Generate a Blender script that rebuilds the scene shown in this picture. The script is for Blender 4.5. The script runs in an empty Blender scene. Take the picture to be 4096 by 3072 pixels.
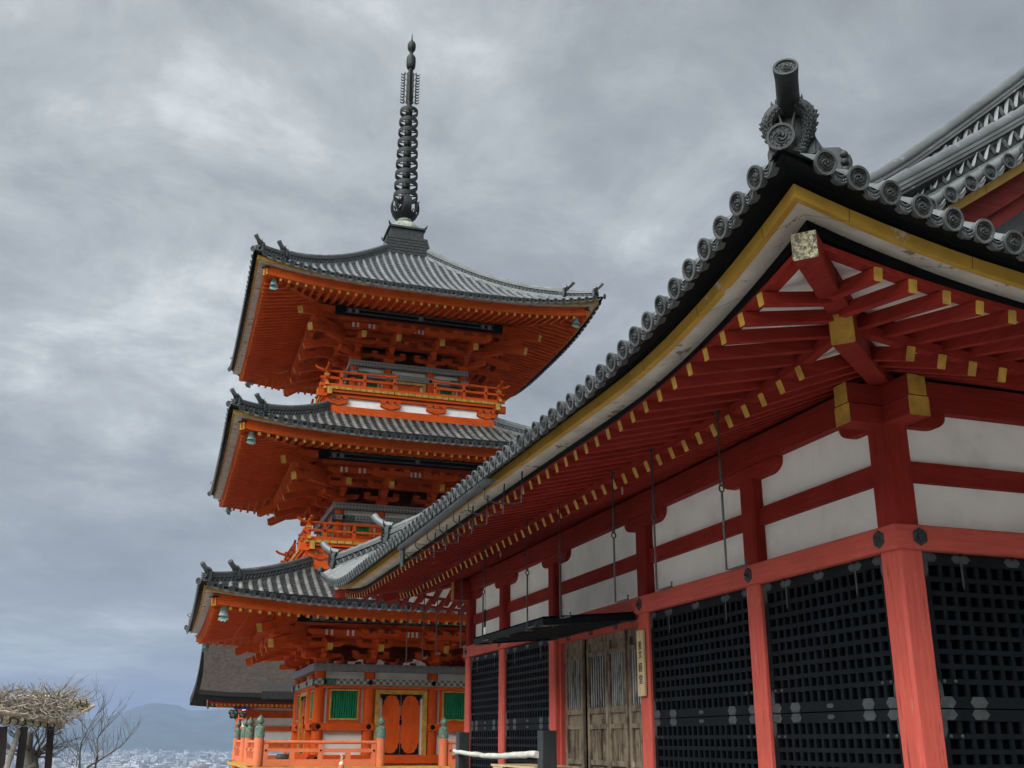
import bpy, math, random
from math import sin, cos, pi, radians as R, sqrt, hypot
from mathutils import Vector, Matrix
random.seed(7)
C = bpy.context.scene.collection
sc = bpy.context.scene
# ---------------------------------------------------------------- camera
cam = bpy.data.cameras.new('camera'); camo = bpy.data.objects.new('camera', cam); C.objects.link(camo)
sc.camera = camo
CAM = Vector((8.25, -6.643, 1.65))
PITCH, ROLL, YAW = .3285505, .00415565, .320909288
fw = Vector((-cos(YAW)*cos(PITCH), sin(YAW)*cos(PITCH), sin(PITCH)))
rt = fw.cross(Vector((0, 0, 1))).normalized(); up = rt.cross(fw)
r2 = cos(ROLL)*rt + sin(ROLL)*up; u2 = -sin(ROLL)*rt + cos(ROLL)*up
camo.matrix_world = Matrix.Translation(CAM) @ Matrix((r2, u2, -fw)).transposed().to_4x4()
cam.sensor_width = 36; cam.lens = 36*4188.84/4096; cam.clip_start = .1; cam.clip_end = 60000
# ---------------------------------------------------------------- light
SUN_EL, SUN_AZ = R(42), R(146)          # overcast sun, south-east, behind the camera (azimuth from north, clockwise)
W = bpy.data.worlds.new('World'); sc.world = W; W.use_nodes = True
nt = W.node_tree; N = nt.nodes; L = nt.links
def nd(tree, t, **k):
    n = tree.nodes.new(t)
    for a, b in k.items(): setattr(n, a, b)
    return n
def mth(tree, op, a, b=None, c=None):
    n = nd(tree, 'ShaderNodeMath', operation=op)
    for i, v in enumerate((a, b, c)):
        if v is None: continue
        if isinstance(v, (int, float)): n.inputs[i].default_value = v
        else: tree.links.new(v, n.inputs[i])
    return n.outputs[0]
def ramp(tree, fac, stops, interp='LINEAR'):
    n = nd(tree, 'ShaderNodeValToRGB'); cr = n.color_ramp; cr.interpolation = interp
    while len(cr.elements) < len(stops): cr.elements.new(.5)
    for e, (p, c) in zip(cr.elements, stops):
        e.position = p; e.color = (*c, 1) if len(c) == 3 else c
    tree.links.new(fac, n.inputs[0]); return n.outputs[0]
def mixc(tree, fac, a, b, mode='MIX'):
    n = nd(tree, 'ShaderNodeMix', data_type='RGBA', blend_type=mode)
    for s, v in ((0, fac), (6, a), (7, b)):
        if isinstance(v, (int, float)): n.inputs[s].default_value = v
        elif isinstance(v, tuple): n.inputs[s].default_value = (*v, 1)[:4]
        else: tree.links.new(v, n.inputs[s])
    return n.outputs[2]
bg = N['Background']
sky = nd(nt, 'ShaderNodeTexSky', sky_type='NISHITA', sun_disc=False, sun_elevation=SUN_EL, sun_rotation=SUN_AZ)
tc = nd(nt, 'ShaderNodeTexCoord'); sp = nd(nt, 'ShaderNodeSeparateXYZ'); L.new(tc.outputs['Generated'], sp.inputs[0])
zz = mth(nt, 'ADD', mth(nt, 'MAXIMUM', sp.outputs[2], 0.0), .16)
cx = mth(nt, 'DIVIDE', sp.outputs[0], zz); cy = mth(nt, 'DIVIDE', sp.outputs[1], zz)
cb = nd(nt, 'ShaderNodeCombineXYZ'); L.new(cx, cb.inputs[0]); L.new(cy, cb.inputs[1])
def wnoise(scale, detail, rough, off, dist=0.0):
    m = nd(nt, 'ShaderNodeMapping'); m.inputs[1].default_value = off; L.new(cb.outputs[0], m.inputs[0])
    n = nd(nt, 'ShaderNodeTexNoise'); n.inputs['Scale'].default_value = scale; n.inputs['Detail'].default_value = detail
    n.inputs['Roughness'].default_value = rough; n.inputs['Distortion'].default_value = dist
    L.new(m.outputs[0], n.inputs['Vector']); return n.outputs['Fac']
n1 = wnoise(.85, 6, .55, (42., 13.25, 3), .25); n2 = wnoise(3.0, 9, .66, (9., 9.25, 4), .35)
den = mth(nt, 'ADD', mth(nt, 'MULTIPLY', n1, .65), mth(nt, 'MULTIPLY', n2, .35))
cloud = ramp(nt, den, [(.36, (0.1599, 0.1736, 0.1806)), (.46, (0.2322, 0.2502, 0.2615)), (.53, (0.3147, 0.3374, 0.3442)), (.62, (0.5056, 0.5309, 0.5325))])
hz = ramp(nt, sp.outputs[2], [(0.0, (0.1740, 0.1979, 0.2252)), (.10, (0.1989, 0.2165, 0.2290)), (.26, (0.2487, 0.2539, 0.2443))])
hzf = ramp(nt, sp.outputs[2], [(0.0, (.62,)*3), (.10, (.45,)*3), (.32, (0,)*3)])
cloud = mixc(nt, hzf, cloud, hz)
# the cloud layer is thinner, so brighter, round the hidden sun
sd = Vector((sin(SUN_AZ)*cos(SUN_EL), cos(SUN_AZ)*cos(SUN_EL), sin(SUN_EL)))
dp = nd(nt, 'ShaderNodeVectorMath', operation='DOT_PRODUCT'); L.new(tc.outputs['Generated'], dp.inputs[0]); dp.inputs[1].default_value = sd
glow = mth(nt, 'POWER', mth(nt, 'MAXIMUM', dp.outputs['Value'], 0.0), 4.2)
cloud = mixc(nt, 1.0, cloud, ramp(nt, glow, [(0, (1, 1, 1)), (1, (17.0, 16.9, 16.5))]), 'MULTIPLY')
SKY_STRENGTH = .1
csc = mixc(nt, 1.0, cloud, (1/SKY_STRENGTH,)*3, 'MULTIPLY')
L.new(mixc(nt, .94, sky.outputs[0], csc), bg.inputs[0]); bg.inputs[1].default_value = SKY_STRENGTH
sl = bpy.data.lights.new('sun', 'SUN'); sl.energy = 1.5; sl.angle = R(36); sl.color = (1, .985, .96)
slo = bpy.data.objects.new('sun', sl); C.objects.link(slo); slo.rotation_euler = (-sd).to_track_quat('-Z', 'Y').to_euler()
sc.view_settings.view_transform = 'Standard'; sc.view_settings.look = 'None'
sc.view_settings.gamma = 1; sc.view_settings.exposure = 0.78; sc.view_settings.use_curve_mapping = False
sc.cycles.max_bounces = 7; sc.cycles.diffuse_bounces = 4; sc.cycles.glossy_bounces = 2; sc.cycles.volume_bounces = 0
# ---------------------------------------------------------------- materials
MATS = {}
def mat(name, base, rough=.6, var=.12, scale=3.0, grain=None, bump=.0, bscale=40., spots=None, spec=.3, metal=0., isl=0., joint=None, obj=0.):
    """procedural paint / wood / tile: base colour, tonal variation, wood grain along an axis, worn spots, per-island variation, joints"""
    m = bpy.data.materials.new(name); m.use_nodes = True; t = m.node_tree; p = t.nodes['Principled BSDF']
    p.inputs['Roughness'].default_value = rough; p.inputs['Specular IOR Level'].default_value = spec; p.inputs['Metallic'].default_value = metal
    tc = nd(t, 'ShaderNodeTexCoord'); vec = tc.outputs['Object']
    def noise(sc_, det=4, stretch=None, off=(0, 0, 0), ro=.55):
        v = vec
        if stretch or off != (0, 0, 0):
            mp = nd(t, 'ShaderNodeMapping'); mp.inputs[1].default_value = off
            if stretch: mp.inputs[3].default_value = stretch
            t.links.new(vec, mp.inputs[0]); v = mp.outputs[0]
        n = nd(t, 'ShaderNodeTexNoise'); n.inputs['Scale'].default_value = sc_; n.inputs['Detail'].default_value = det
        n.inputs['Roughness'].default_value = ro
        t.links.new(v, n.inputs['Vector']); return n.outputs['Fac']
    f = noise(scale)
    lo = tuple(c*(1-var*1.6) for c in base); hi = tuple(min(1, c*(1+var*1.6)) for c in base)
    col = ramp(t, f, [(.3, lo), (.7, hi)])
    bh = None
    if grain:
        st = {'x': (.06, 1, 1), 'y': (1, .06, 1), 'z': (1, 1, .06)}[grain]
        g = noise(28, 5, st, ro=.65)
        col = mixc(t, .55, col, ramp(t, g, [(.32, tuple(c*.72 for c in base)), (.5, base), (.72, tuple(min(1, c*1.25+.015) for c in base))]))
        bh = g
    if isl:
        ge = nd(t, 'ShaderNodeNewGeometry')
        rr = ramp(t, ge.outputs['Random Per Island'], [(0, (1-isl,)*3), (1, (1+isl,)*3)])
        col = mixc(t, 1.0, col, rr, 'MULTIPLY')
    if obj:
        oi = nd(t, 'ShaderNodeObjectInfo'); col = mixc(t, 1.0, col, ramp(t, oi.outputs['Random'], [(0, (1-obj,)*3), (1, (1+obj,)*3)]), 'MULTIPLY')
    for s in (spots or []):
        sf = noise(s['scale'], 6, s.get('stretch'), s.get('off', (5, 2, 1)), s.get('ro', .6))
        a = s['at']; w = s.get('w', .03)
        mk = ramp(t, sf, [(a-w, (0, 0, 0)), (a+w, (1, 1, 1))])
        if 'amt' in s: mk = mth(t, 'MULTIPLY', mk, s['amt'])
        col = mixc(t, mk, col, s['col'])
    if joint:
        per, wd = joint; sx = nd(t, 'ShaderNodeSeparateXYZ'); t.links.new(vec, sx.inputs[0])
        fr = mth(t, 'FRACT', mth(t, 'DIVIDE', mth(t, 'SUBTRACT', sx.outputs[0], sx.outputs[1]), per))
        col = mixc(t, mth(t, 'LESS_THAN', fr, wd/per), col, tuple(c*.3 for c in base))
    t.links.new(col, p.inputs['Base Color'])
    if bump:
        b = nd(t, 'ShaderNodeBump'); b.inputs['Strength'].default_value = bump; b.inputs['Distance'].default_value = .01
        t.links.new(bh if bh else noise(bscale, 6), b.inputs['Height']); t.links.new(b.outputs[0], p.inputs['Normal'])
    MATS[name] = m; return m
RED = (.225, .021, .014); WRED = (.45, .078, .057); ORG = (.53, .078, .011); GOLD = (.43, .245, .038)
worn = [dict(scale=9, at=.66, col=(.50, .20, .17), amt=.45, stretch=(1, 1, .25)), dict(scale=30, at=.66, col=(.12, .02, .015), amt=.7, stretch=(1, 1, .06)), dict(scale=11, at=.73, w=.012, col=(.05, .012, .010), amt=.9, stretch=(1, 1, .035), off=(7, 1, 3))]
wornx = [dict(scale=9, at=.68, col=(.48, .17, .14), amt=.4, stretch=(.25, .25, 1)), dict(scale=26, at=.67, col=(.12, .02, .015), amt=.6, stretch=(.06, .06, 1)), dict(scale=11, at=.74, w=.012, col=(.06, .012, .010), amt=.8, stretch=(.035, .035, 1), off=(7, 1, 3))]
for ax in 'xyz':
    mat('red_'+ax, RED, .68, .16, 2.2, ax, .35, obj=.10, spec=.06, spots=[dict(scale=7, at=.70, col=(.27, .045, .03), amt=.4)])
    mat('wred_'+ax, WRED, .7, .12, 1.8, ax, .6, spec=.15, spots=worn if ax == 'z' else wornx)
    mat('org_'+ax, ORG, .68, .16, 1.6, ax, .2, obj=.12, spec=.05, spots=[dict(scale=3.5, at=.62, w=.06, col=(.56, .17, .085), amt=.22), dict(scale=2.2, at=.66, w=.08, col=(.20, .024, .007), amt=.5, off=(9, 3, 7))])
mat('red_shade', (.115, .017, .014), .75, .2, 3, 'y', .4, spec=.08)  # same red paint darkened: verge shade put into the bargeboard colour
mat('orgpale', (.57, .14, .055), .6, .12, 2.5, 'x', .2)
mat('gold', GOLD, .65, .2, 6, None, .1, 60, spots=[dict(scale=22, at=.70, col=(.33, .17, .06), amt=.6)])
mat('gold_band', GOLD, .5, .10, 3, None, 0, joint=(1.02, .009), spots=[dict(scale=3.2, at=.655, w=.02, col=(.52, .43, .36), off=(2, 8, 3)), dict(scale=9, at=.72, col=(.25, .12, .03), amt=.7)])
mat('white_band', (.50, .46, .40), .7, .10, 4, None, 0, joint=(1.02, .010), spots=[dict(scale=2.4, at=.58, w=.12, col=(.36, .32, .27), amt=.6, off=(6, 1, 2)), dict(scale=4.2, at=.605, w=.012, col=(.17, .13, .11), off=(1.5, 8.4, 3), ro=.7)])
mat('gilt_worn', (.25, .215, .12), .6, .3, 14, None, .9, 55, spots=[dict(scale=34, at=.50, w=.05, col=(.045, .04, .03), ro=.75)])
mat('plaster', (.87, .86, .84), .85, .04, 1.4, None, .08, 160, spots=[dict(scale=1.7, at=.62, w=.1, col=(.64, .62, .58), amt=.5), dict(scale=3, at=.68, w=.03, col=(.58, .55, .50), amt=.35, stretch=(1, 1, .18), off=(2, 9, 4))])
mat('plaster_warm', (.66, .63, .58), .85, .06, 2, None)
mat('black', (.0035, .004, .0045), .65, .2, 4, None, .05, 90, spec=.1)
mat('blackwood', (.022, .024, .025), .42, .25, 5, 'z', .25, spots=[dict(scale=40, at=.74, col=(.16, .16, .15), amt=.5)])
mat('shutter', (.0045, .006, .0075), .6, .22, 3, None, .2, 70, spots=[dict(scale=18, at=.76, w=.02, col=(.07, .07, .068), amt=.6, stretch=(1, 1, .2))], spec=.10)
mat('inside', (.0015, .0015, .002), .95, .1, 3, spec=0.)  # near-black for the unlit room behind the lattice, shade put into the colour
mat('fitting', (.048, .053, .055), .5, .22, 12, None, .2, 160, spec=.5, metal=.25)
mat('iron', (.028, .03, .032), .42, .3, 20, None, .2, 120, spec=.5, metal=.3)
TILE = (.080, .083, .084)
tsp = [dict(scale=7, at=.64, w=.04, col=(.24, .245, .24), amt=.5, ro=.7), dict(scale=5, at=.68, w=.04, col=(.035, .036, .034), amt=.6, off=(1, 9, 4))]
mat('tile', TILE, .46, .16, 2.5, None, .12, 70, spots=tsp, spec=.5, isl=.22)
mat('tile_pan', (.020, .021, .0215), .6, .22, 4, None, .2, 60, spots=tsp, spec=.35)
mat('tile_cap', (.060, .063, .064), .55, .22, 8, None, .25, 90, spec=.35, obj=.32, spots=[dict(scale=11, at=.68, w=.02, col=(.17, .175, .16), amt=.5, off=(3, 8, 1)), dict(scale=16, at=.66, col=(.05, .052, .052), amt=.55)])
mat('tile_relief', (.024, .025, .025), .65, .3, 24, None, .3, 120)
mat('tile_dark', (.020, .0215, .022), .6, .35, 9, None, .4, 80, spec=.3, spots=[dict(scale=14, at=.68, col=(.07, .075, .07), amt=.6)])
mat('tile_old', (.115, .112, .102), .6, .2, 2.2, None, .2, 60, spec=.35, isl=.18, spots=[dict(scale=2.6, at=.52, w=.05, col=(.055, .056, .054), amt=.85, ro=.7), dict(scale=6, at=.66, w=.03, col=(.27, .255, .215), amt=.75, ro=.75)])
mat('bronze', (.009, .0095, .009), .6, .3, 8, None, .2, 60, spec=.25)
mat('dome_stone', (.19, .20, .165), .75, .3, 5, None, .3, 40, spots=[dict(scale=8, at=.6, col=(.05, .055, .045), amt=.7)])
mat('verdigris', (.25, .40, .375), .6, .2, 9, None, .15, 60, spots=[dict(scale=14, at=.62, col=(.09, .14, .13), amt=.7)])
mat('finial', (.105, .155, .115), .55, .35, 16, None, .2, 60, spots=[dict(scale=24, at=.6, col=(.04, .055, .045), amt=.7), dict(scale=18, at=.7, col=(.30, .30, .18), amt=.5, off=(3, 3, 3))])
mat('green', (.012, .19, .085), .5, .12, 5, None)
mat('green_dark', (.03, .085, .065), .5, .3, 12, None, spots=[dict(scale=20, at=.62, col=(.38, .36, .30))])
mat('blue', (.025, .075, .36), .5, .25, 10, None)
mat('bark', (.027, .0185, .0135), .95, .3, 5, None, .8, 30, spots=[dict(scale=34, at=.6, col=(.075, .062, .050), amt=.4, stretch=(1, .25, 1), ro=.8), dict(scale=2.5, at=.6, w=.1, col=(.03, .027, .026), amt=.6)])
mat('bark_edge', (.018, .016, .015), .9, .3, 12, None, .4, 60)
mat('door_wood', (.19, .145, .10), .8, .3, 3.5, 'z', .8, spots=[dict(scale=8, at=.54, w=.05, col=(.055, .037, .025), amt=.85, stretch=(1, 1, .3), ro=.7), dict(scale=12, at=.64, col=(.36, .31, .235), amt=.6, stretch=(1, 1, .2), off=(4, 4, 4))])
mat('door_bar', (.36, .36, .36), .7, .3, 4, 'z', .4, spots=[dict(scale=10, at=.56, col=(.10, .075, .055), amt=.7, stretch=(1, 1, .2))])
mat('sign_wood', (.46, .335, .18), .6, .10, 3, 'z', .15)
mat('ink', (.012, .011, .010), .7, .1)
mat('bamboo', (.42, .345, .24), .5, .18, 8, None, .1, 50, spots=[dict(scale=14, at=.62, col=(.25, .20, .14), amt=.7)])
mat('birch', (.50, .47, .42), .7, .12, 8, None, .2, 60, spots=[dict(scale=22, at=.66, col=(.25, .22, .19), amt=.8, stretch=(.3, 1, 1))])
mat('twig', (.17, .142, .112), .85, .3, 9, None, isl=.6)
mat('branch', (.085, .072, .062), .9, .25, 9, None, .3, 50)
mat('trunk', (.15, .135, .115), .95, .3, 5, 'z', .7)
mat('post_dark', (.018, .013, .011), .7, .3, 5, 'z', .3)
mat('stone', (.42, .40, .37), .9, .12, 2, None, .3, 30)
mat('gravel', (.46, .44, .41), .95, .15, 8, None, .4, 60)
mat('pot', (.12, .125, .10), .6, .25, 8, None)
mat('chrome', (.45, .46, .47), .3, .1, 8, None, metal=.8)
mat('cone', (.55, .11, .045), .6, .1, 6)
mat('rope', (.58, .45, .32), .8, .2, 30)
def checker_mat(name, c1, c2, c3, s, kind):
    m = bpy.data.materials.new(name); m.use_nodes = True; t = m.node_tree; p = t.nodes['Principled BSDF']; p.inputs['Roughness'].default_value = .6
    tc = nd(t, 'ShaderNodeTexCoord'); sx = nd(t, 'ShaderNodeSeparateXYZ'); t.links.new(tc.outputs['Object'], sx.inputs[0])
    a = mth(t, 'MULTIPLY', mth(t, 'ADD', sx.outputs[0], sx.outputs[1]), s); b = mth(t, 'MULTIPLY', sx.outputs[2], s)
    if kind == 'diamond': a, b = mth(t, 'ADD', a, b), mth(t, 'SUBTRACT', a, b)
    fa = mth(t, 'PINGPONG', a, 1.0); fb = mth(t, 'PINGPONG', b, 1.0)
    k = mth(t, 'MULTIPLY', mth(t, 'SUBTRACT', fa, .5), mth(t, 'SUBTRACT', fb, .5))
    col = ramp(t, mth(t, 'ADD', mth(t, 'MULTIPLY', k, 4.5), .5), [(.3, c1), (.46, c3), (.54, c3), (.7, c2)])
    n = nd(t, 'ShaderNodeTexNoise'); n.inputs['Scale'].default_value = 9; n.inputs['Detail'].default_value = 6; t.links.new(tc.outputs['Object'], n.inputs['Vector'])
    col = mixc(t, ramp(t, n.outputs['Fac'], [(.5, (0,)*3), (.75, (.45,)*3)]), col, (.27, .28, .27))
    t.links.new(col, p.inputs['Base Color']); MATS[name] = m
checker_mat('pattern_checker', (.36, .36, .33), (.07, .08, .07), (.20, .20, .17), 9.5, 'check')
checker_mat('pattern_diamond', (.20, .215, .215), (.045, .07, .075), (.30, .30, .28), 9.0, 'diamond')
checker_mat('pattern_blue', (.085, .13, .20), (.13, .17, .21), (.20, .16, .11), 4.2, 'diamond')
# ---------------------------------------------------------------- mesh helpers
V = Vector
class MB:
    def __init__(s): s.v = []; s.f = []; s.m = []
    def add(s, vs, fs, mi=0):
        o = len(s.v); s.v += [tuple(p) for p in vs]
        s.f += [tuple(i+o for i in f) for f in fs]
        s.m += ([mi]*len(fs) if isinstance(mi, int) else mi)
    def box(s, x0, x1, y0, y1, z0, z1, mi=0):
        s.add([(x0, y0, z0), (x1, y0, z0), (x1, y1, z0), (x0, y1, z0), (x0, y0, z1), (x1, y0, z1), (x1, y1, z1), (x0, y1, z1)],
              [(0, 3, 2, 1), (4, 5, 6, 7), (0, 1, 5, 4), (1, 2, 6, 5), (2, 3, 7, 6), (3, 0, 4, 7)], mi)
    def beam(s, a, b, w, h, mi=0, e0=None, e1=None, up=(0, 0, 1), ch=0.):
        """bar from a to b (centre line), width w, height h, optional chamfer; e0/e1: material of the end faces"""
        a = V(a); b = V(b); d = (b-a).normalized(); sd = d.cross(V(up))
        if sd.length < 1e-4: sd = d.cross(V((1, 0, 0)))
        sd.normalize(); u = sd.cross(d)
        w /= 2; h /= 2
        sec = [(-w, -h+ch), (-w+ch, -h), (w-ch, -h), (w, -h+ch), (w, h-ch), (w-ch, h), (-w+ch, h), (-w, h-ch)] if ch else [(-w, -h), (w, -h), (w, h), (-w, h)]
        n = len(sec)
        vs = [a+sd*x+u*y for x, y in sec]+[b+sd*x+u*y for x, y in sec]
        fs = [(i, (i+1) % n, n+(i+1) % n, n+i) for i in range(n)]
        s.add(vs, fs+[tuple(range(n-1, -1, -1)), tuple(range(n, 2*n))], [mi]*n+[mi if e0 is None else e0, mi if e1 is None else e1])
    def tube(s, pts, r, n=8, mi=0, cap=True, ref=(0, 0, 1), arc=None):
        """tube through pts; r number or list; arc=(a0,a1) makes an open half round"""
        pts = [V(p) for p in pts]; k = len(pts); rs = [r]*k if isinstance(r, (int, float)) else r
        o = len(s.v); full = arc is None; m = n if full else n+1
        for i, p in enumerate(pts):
            d = (pts[min(i+1, k-1)]-pts[max(i-1, 0)])
            if d.length < 1e-9: d = V((0, 0, 1))
            d.normalize(); sd = d.cross(V(ref))
            if sd.length < 1e-3: sd = d.cross(V((1, .1, 0)))
            sd.normalize(); u = sd.cross(d)
            for j in range(m):
                t = 2*pi*j/n if full else arc[0]+(arc[1]-arc[0])*j/n
                s.v.append(tuple(p+(sd*cos(t)+u*sin(t))*rs[i]))
        fs = []
        for i in range(k-1):
            for j in range(n):
                j2 = (j+1) % m if full else j+1
                fs.append((o+i*m+j, o+i*m+j2, o+(i+1)*m+j2, o+(i+1)*m+j))
        if cap: fs += [tuple(o+j for j in range(m-1, -1, -1)), tuple(o+(k-1)*m+j for j in range(m))]
        s.f += fs; s.m += [mi]*len(fs)
    def lathe(s, prof, n=16, M=None, mi=0, a0=0., cap=True):
        """prof [(r, z)] turned about Z, placed by M"""
        M = M or Matrix(); o = len(s.v); k = len(prof)
        for r, z in prof:
            for j in range(n):
                t = 2*pi*j/n+a0; s.v.append(tuple(M @ V((r*cos(t), r*sin(t), z))))
        fs = [(o+i*n+j, o+i*n+(j+1) % n, o+(i+1)*n+(j+1) % n, o+(i+1)*n+j) for i in range(k-1) for j in range(n)]
        if cap: fs.append(tuple(o+(k-1)*n+j for j in range(n))); fs.append(tuple(o+j for j in range(n-1, -1, -1)))
        s.f += fs; s.m += [mi]*len(fs)
    def grid(s, P, mi=0, eps=1e-5):
        o = len(s.v); nj = len(P[0])
        for row in P: s.v += [tuple(p) for p in row]
        for i in range(len(P)-1):
            for j in range(nj-1):
                q = [o+i*nj+j, o+i*nj+j+1, o+(i+1)*nj+j+1, o+(i+1)*nj+j]
                pts = [V(s.v[t]) for t in q]
                if (pts[2]-pts[0]).cross(pts[3]-pts[1]).length < eps: continue
                s.f.append(tuple(q)); s.m.append(mi)
    def prism(s, poly, vec, mi=0, mside=None):
        """polygon (list of 3D points) pushed along vec"""
        n = len(poly); vec = V(vec); vs = [V(p) for p in poly]+[V(p)+vec for p in poly]
        fs = [(i, (i+1) % n, n+(i+1) % n, n+i) for i in range(n)]
        s.add(vs, fs+[tuple(range(n-1, -1, -1)), tuple(range(n, 2*n))], [mi if mside is None else mside]*n+[mi, mi])
    def ball(s, c, r, n=10, mi=0, sq=(1, 1, 1)):
        k = max(4, n//2); M = Matrix.Translation(V(c)) @ Matrix.Diagonal((*sq, 1))
        s.lathe([(r*sin(pi*(i+.02)/(k+.04)), -r*cos(pi*(i+.02)/(k+.04))) for i in range(k+1)], n, M, mi)
    def merge(s, o, M=None):
        b = len(s.v); s.v += [tuple(M @ V(p)) for p in o.v] if M else o.v
        s.f += [tuple(i+b for i in f) for f in o.f]; s.m += o.m
    def build(s, name, mats, parent=None, smooth=False, bevel=0., ang=.7):
        me = bpy.data.meshes.new(name); me.from_pydata(s.v, [], s.f)
        for k in ([mats] if isinstance(mats, str) else mats): me.materials.append(MATS[k])
        me.polygons.foreach_set('material_index', s.m)
        import bmesh
        bm = bmesh.new(); bm.from_mesh(me); bmesh.ops.recalc_face_normals(bm, faces=bm.faces); bm.to_mesh(me); bm.free()
        if smooth:
            me.polygons.foreach_set('use_smooth', [True]*len(s.f)); me.set_sharp_from_angle(angle=ang)
        me.update(); o = bpy.data.objects.new(name, me); C.objects.link(o); o.parent = parent
        if bevel:
            b = o.modifiers.new('bevel', 'BEVEL'); b.width = bevel; b.segments = 2; b.limit_method = 'ANGLE'; b.angle_limit = .9
        return o
def tag(o, label=None, cat=None, group=None, kind=None):
    for k, v in (('label', label), ('category', cat), ('group', group), ('kind', kind)):
        if v: o[k] = v
    return o
def thing(name, label, cat, loc=(0, 0, 0), rz=0., group=None):
    o = bpy.data.objects.new(name, None); C.objects.link(o); o.location = loc; o.rotation_euler = (0, 0, rz); o.empty_display_size = .3
    return tag(o, label, cat, group)
def inst(src, M, parent):
    c = src.copy(); C.objects.link(c); c.parent = parent; c.matrix_parent_inverse = Matrix(); c.matrix_basis = M; return c
def arcp(c, r, a0, a1, n): return [(c[0]+r*cos(a0+(a1-a0)*i/n), c[1]+r*sin(a0+(a1-a0)*i/n)) for i in range(n+1)]
# ---------------------------------------------------------------- eaves and tiled roofs (hall and pagoda share these)
class Side:
    """one side of a hipped eave: a runs along the eave, e outwards from the reference line; a in [-e, L+e] is mitred"""
    def __init__(s, O, A, B, Ln): s.O = V(O); s.A = V(A); s.B = V(B); s.L = Ln
    def p(s, a, e, z): q = s.O+s.A*a+s.B*e; return V((q.x, q.y, z))
    def d(s, a, e): return max(0., min(a+e, s.L+e-a))
def rect_sides(x0, x1, y0, y1):
    return [Side((x0, y0, 0), (1, 0, 0), (0, -1, 0), x1-x0), Side((x1, y0, 0), (0, 1, 0), (1, 0, 0), y1-y0),
            Side((x1, y1, 0), (-1, 0, 0), (0, 1, 0), x1-x0), Side((x0, y1, 0), (0, -1, 0), (-1, 0, 0), y1-y0)]
def band(mb, sides, sec, lift, mi=0, n=40):
    """closed moulding swept round the eave; sec [(e, z)], lift(side, a, e)"""
    for sd in sides:
        P = []
        for i in range(n+1):
            t = .5-.5*cos(pi*i/n); t = .5*t+.5*i/n
            row = []
            for e, z in sec+[sec[0]]:
                a = -e+t*(sd.L+2*e); row.append(sd.p(a, e, z+lift(sd, a, e)))
            P.append(row)
        mb.grid(P, mi)
def tile_roof(mb, sides, e0, etop, prof, lift, pitch, r, mi_row=0, mi_pan=1, step=.28, seg=.3, arcn=5):
    """pan tiles in overlapping courses and round cover rows; etop(side, a) is where a row stops"""
    starts = []
    for sd in sides:
        nrow = int((sd.L+2*e0-.3)/pitch); a_first = sd.L/2-pitch*(nrow-1)/2
        As = [a_first+pitch*i for i in range(nrow)]
        es0 = [e0]
        k = 1
        while e0-k*step > -40 and k < 60: es0.append(e0-k*step); k += 1
        ext = [-e0+.001]+As+[sd.L+e0-.001]
        for a0, a1 in zip(ext, ext[1:]):
            t0, t1 = etop(sd, a0), etop(sd, a1); low = min(t0, t1); P = []
            for e in es0:
                if e < low-step: break
                q = [(a0, max(e, t0)), (a1, max(e, t1))]
                for h in ((.0, .028) if e != e0 else (.028,)):
                    P.append([sd.p(a, ee, prof(ee)+lift(sd, a, ee)+h) for a, ee in q])
            if len(P) > 1: mb.grid(P, mi_pan)
        for a in As:
            t = etop(sd, a); nseg = max(1, int((e0-t)/seg)); pts = []; rs = []
            for i in range(nseg+1):
                e = e0-(e0-t)*i/nseg
                for q, rr in ((.012, .94), (-.012, 1.04)) if 0 < i < nseg else ((0, 1.0),):
                    ee = min(e0, max(t, e+q)); pts.append(sd.p(a, ee, prof(ee)+lift(sd, a, ee)+r*.35)); rs.append(r*rr)
            mb.tube(pts, rs, arcn, mi_row, cap=False, arc=(-.15, pi+.15))
            starts.append((sd, a))
    return starts
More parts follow.
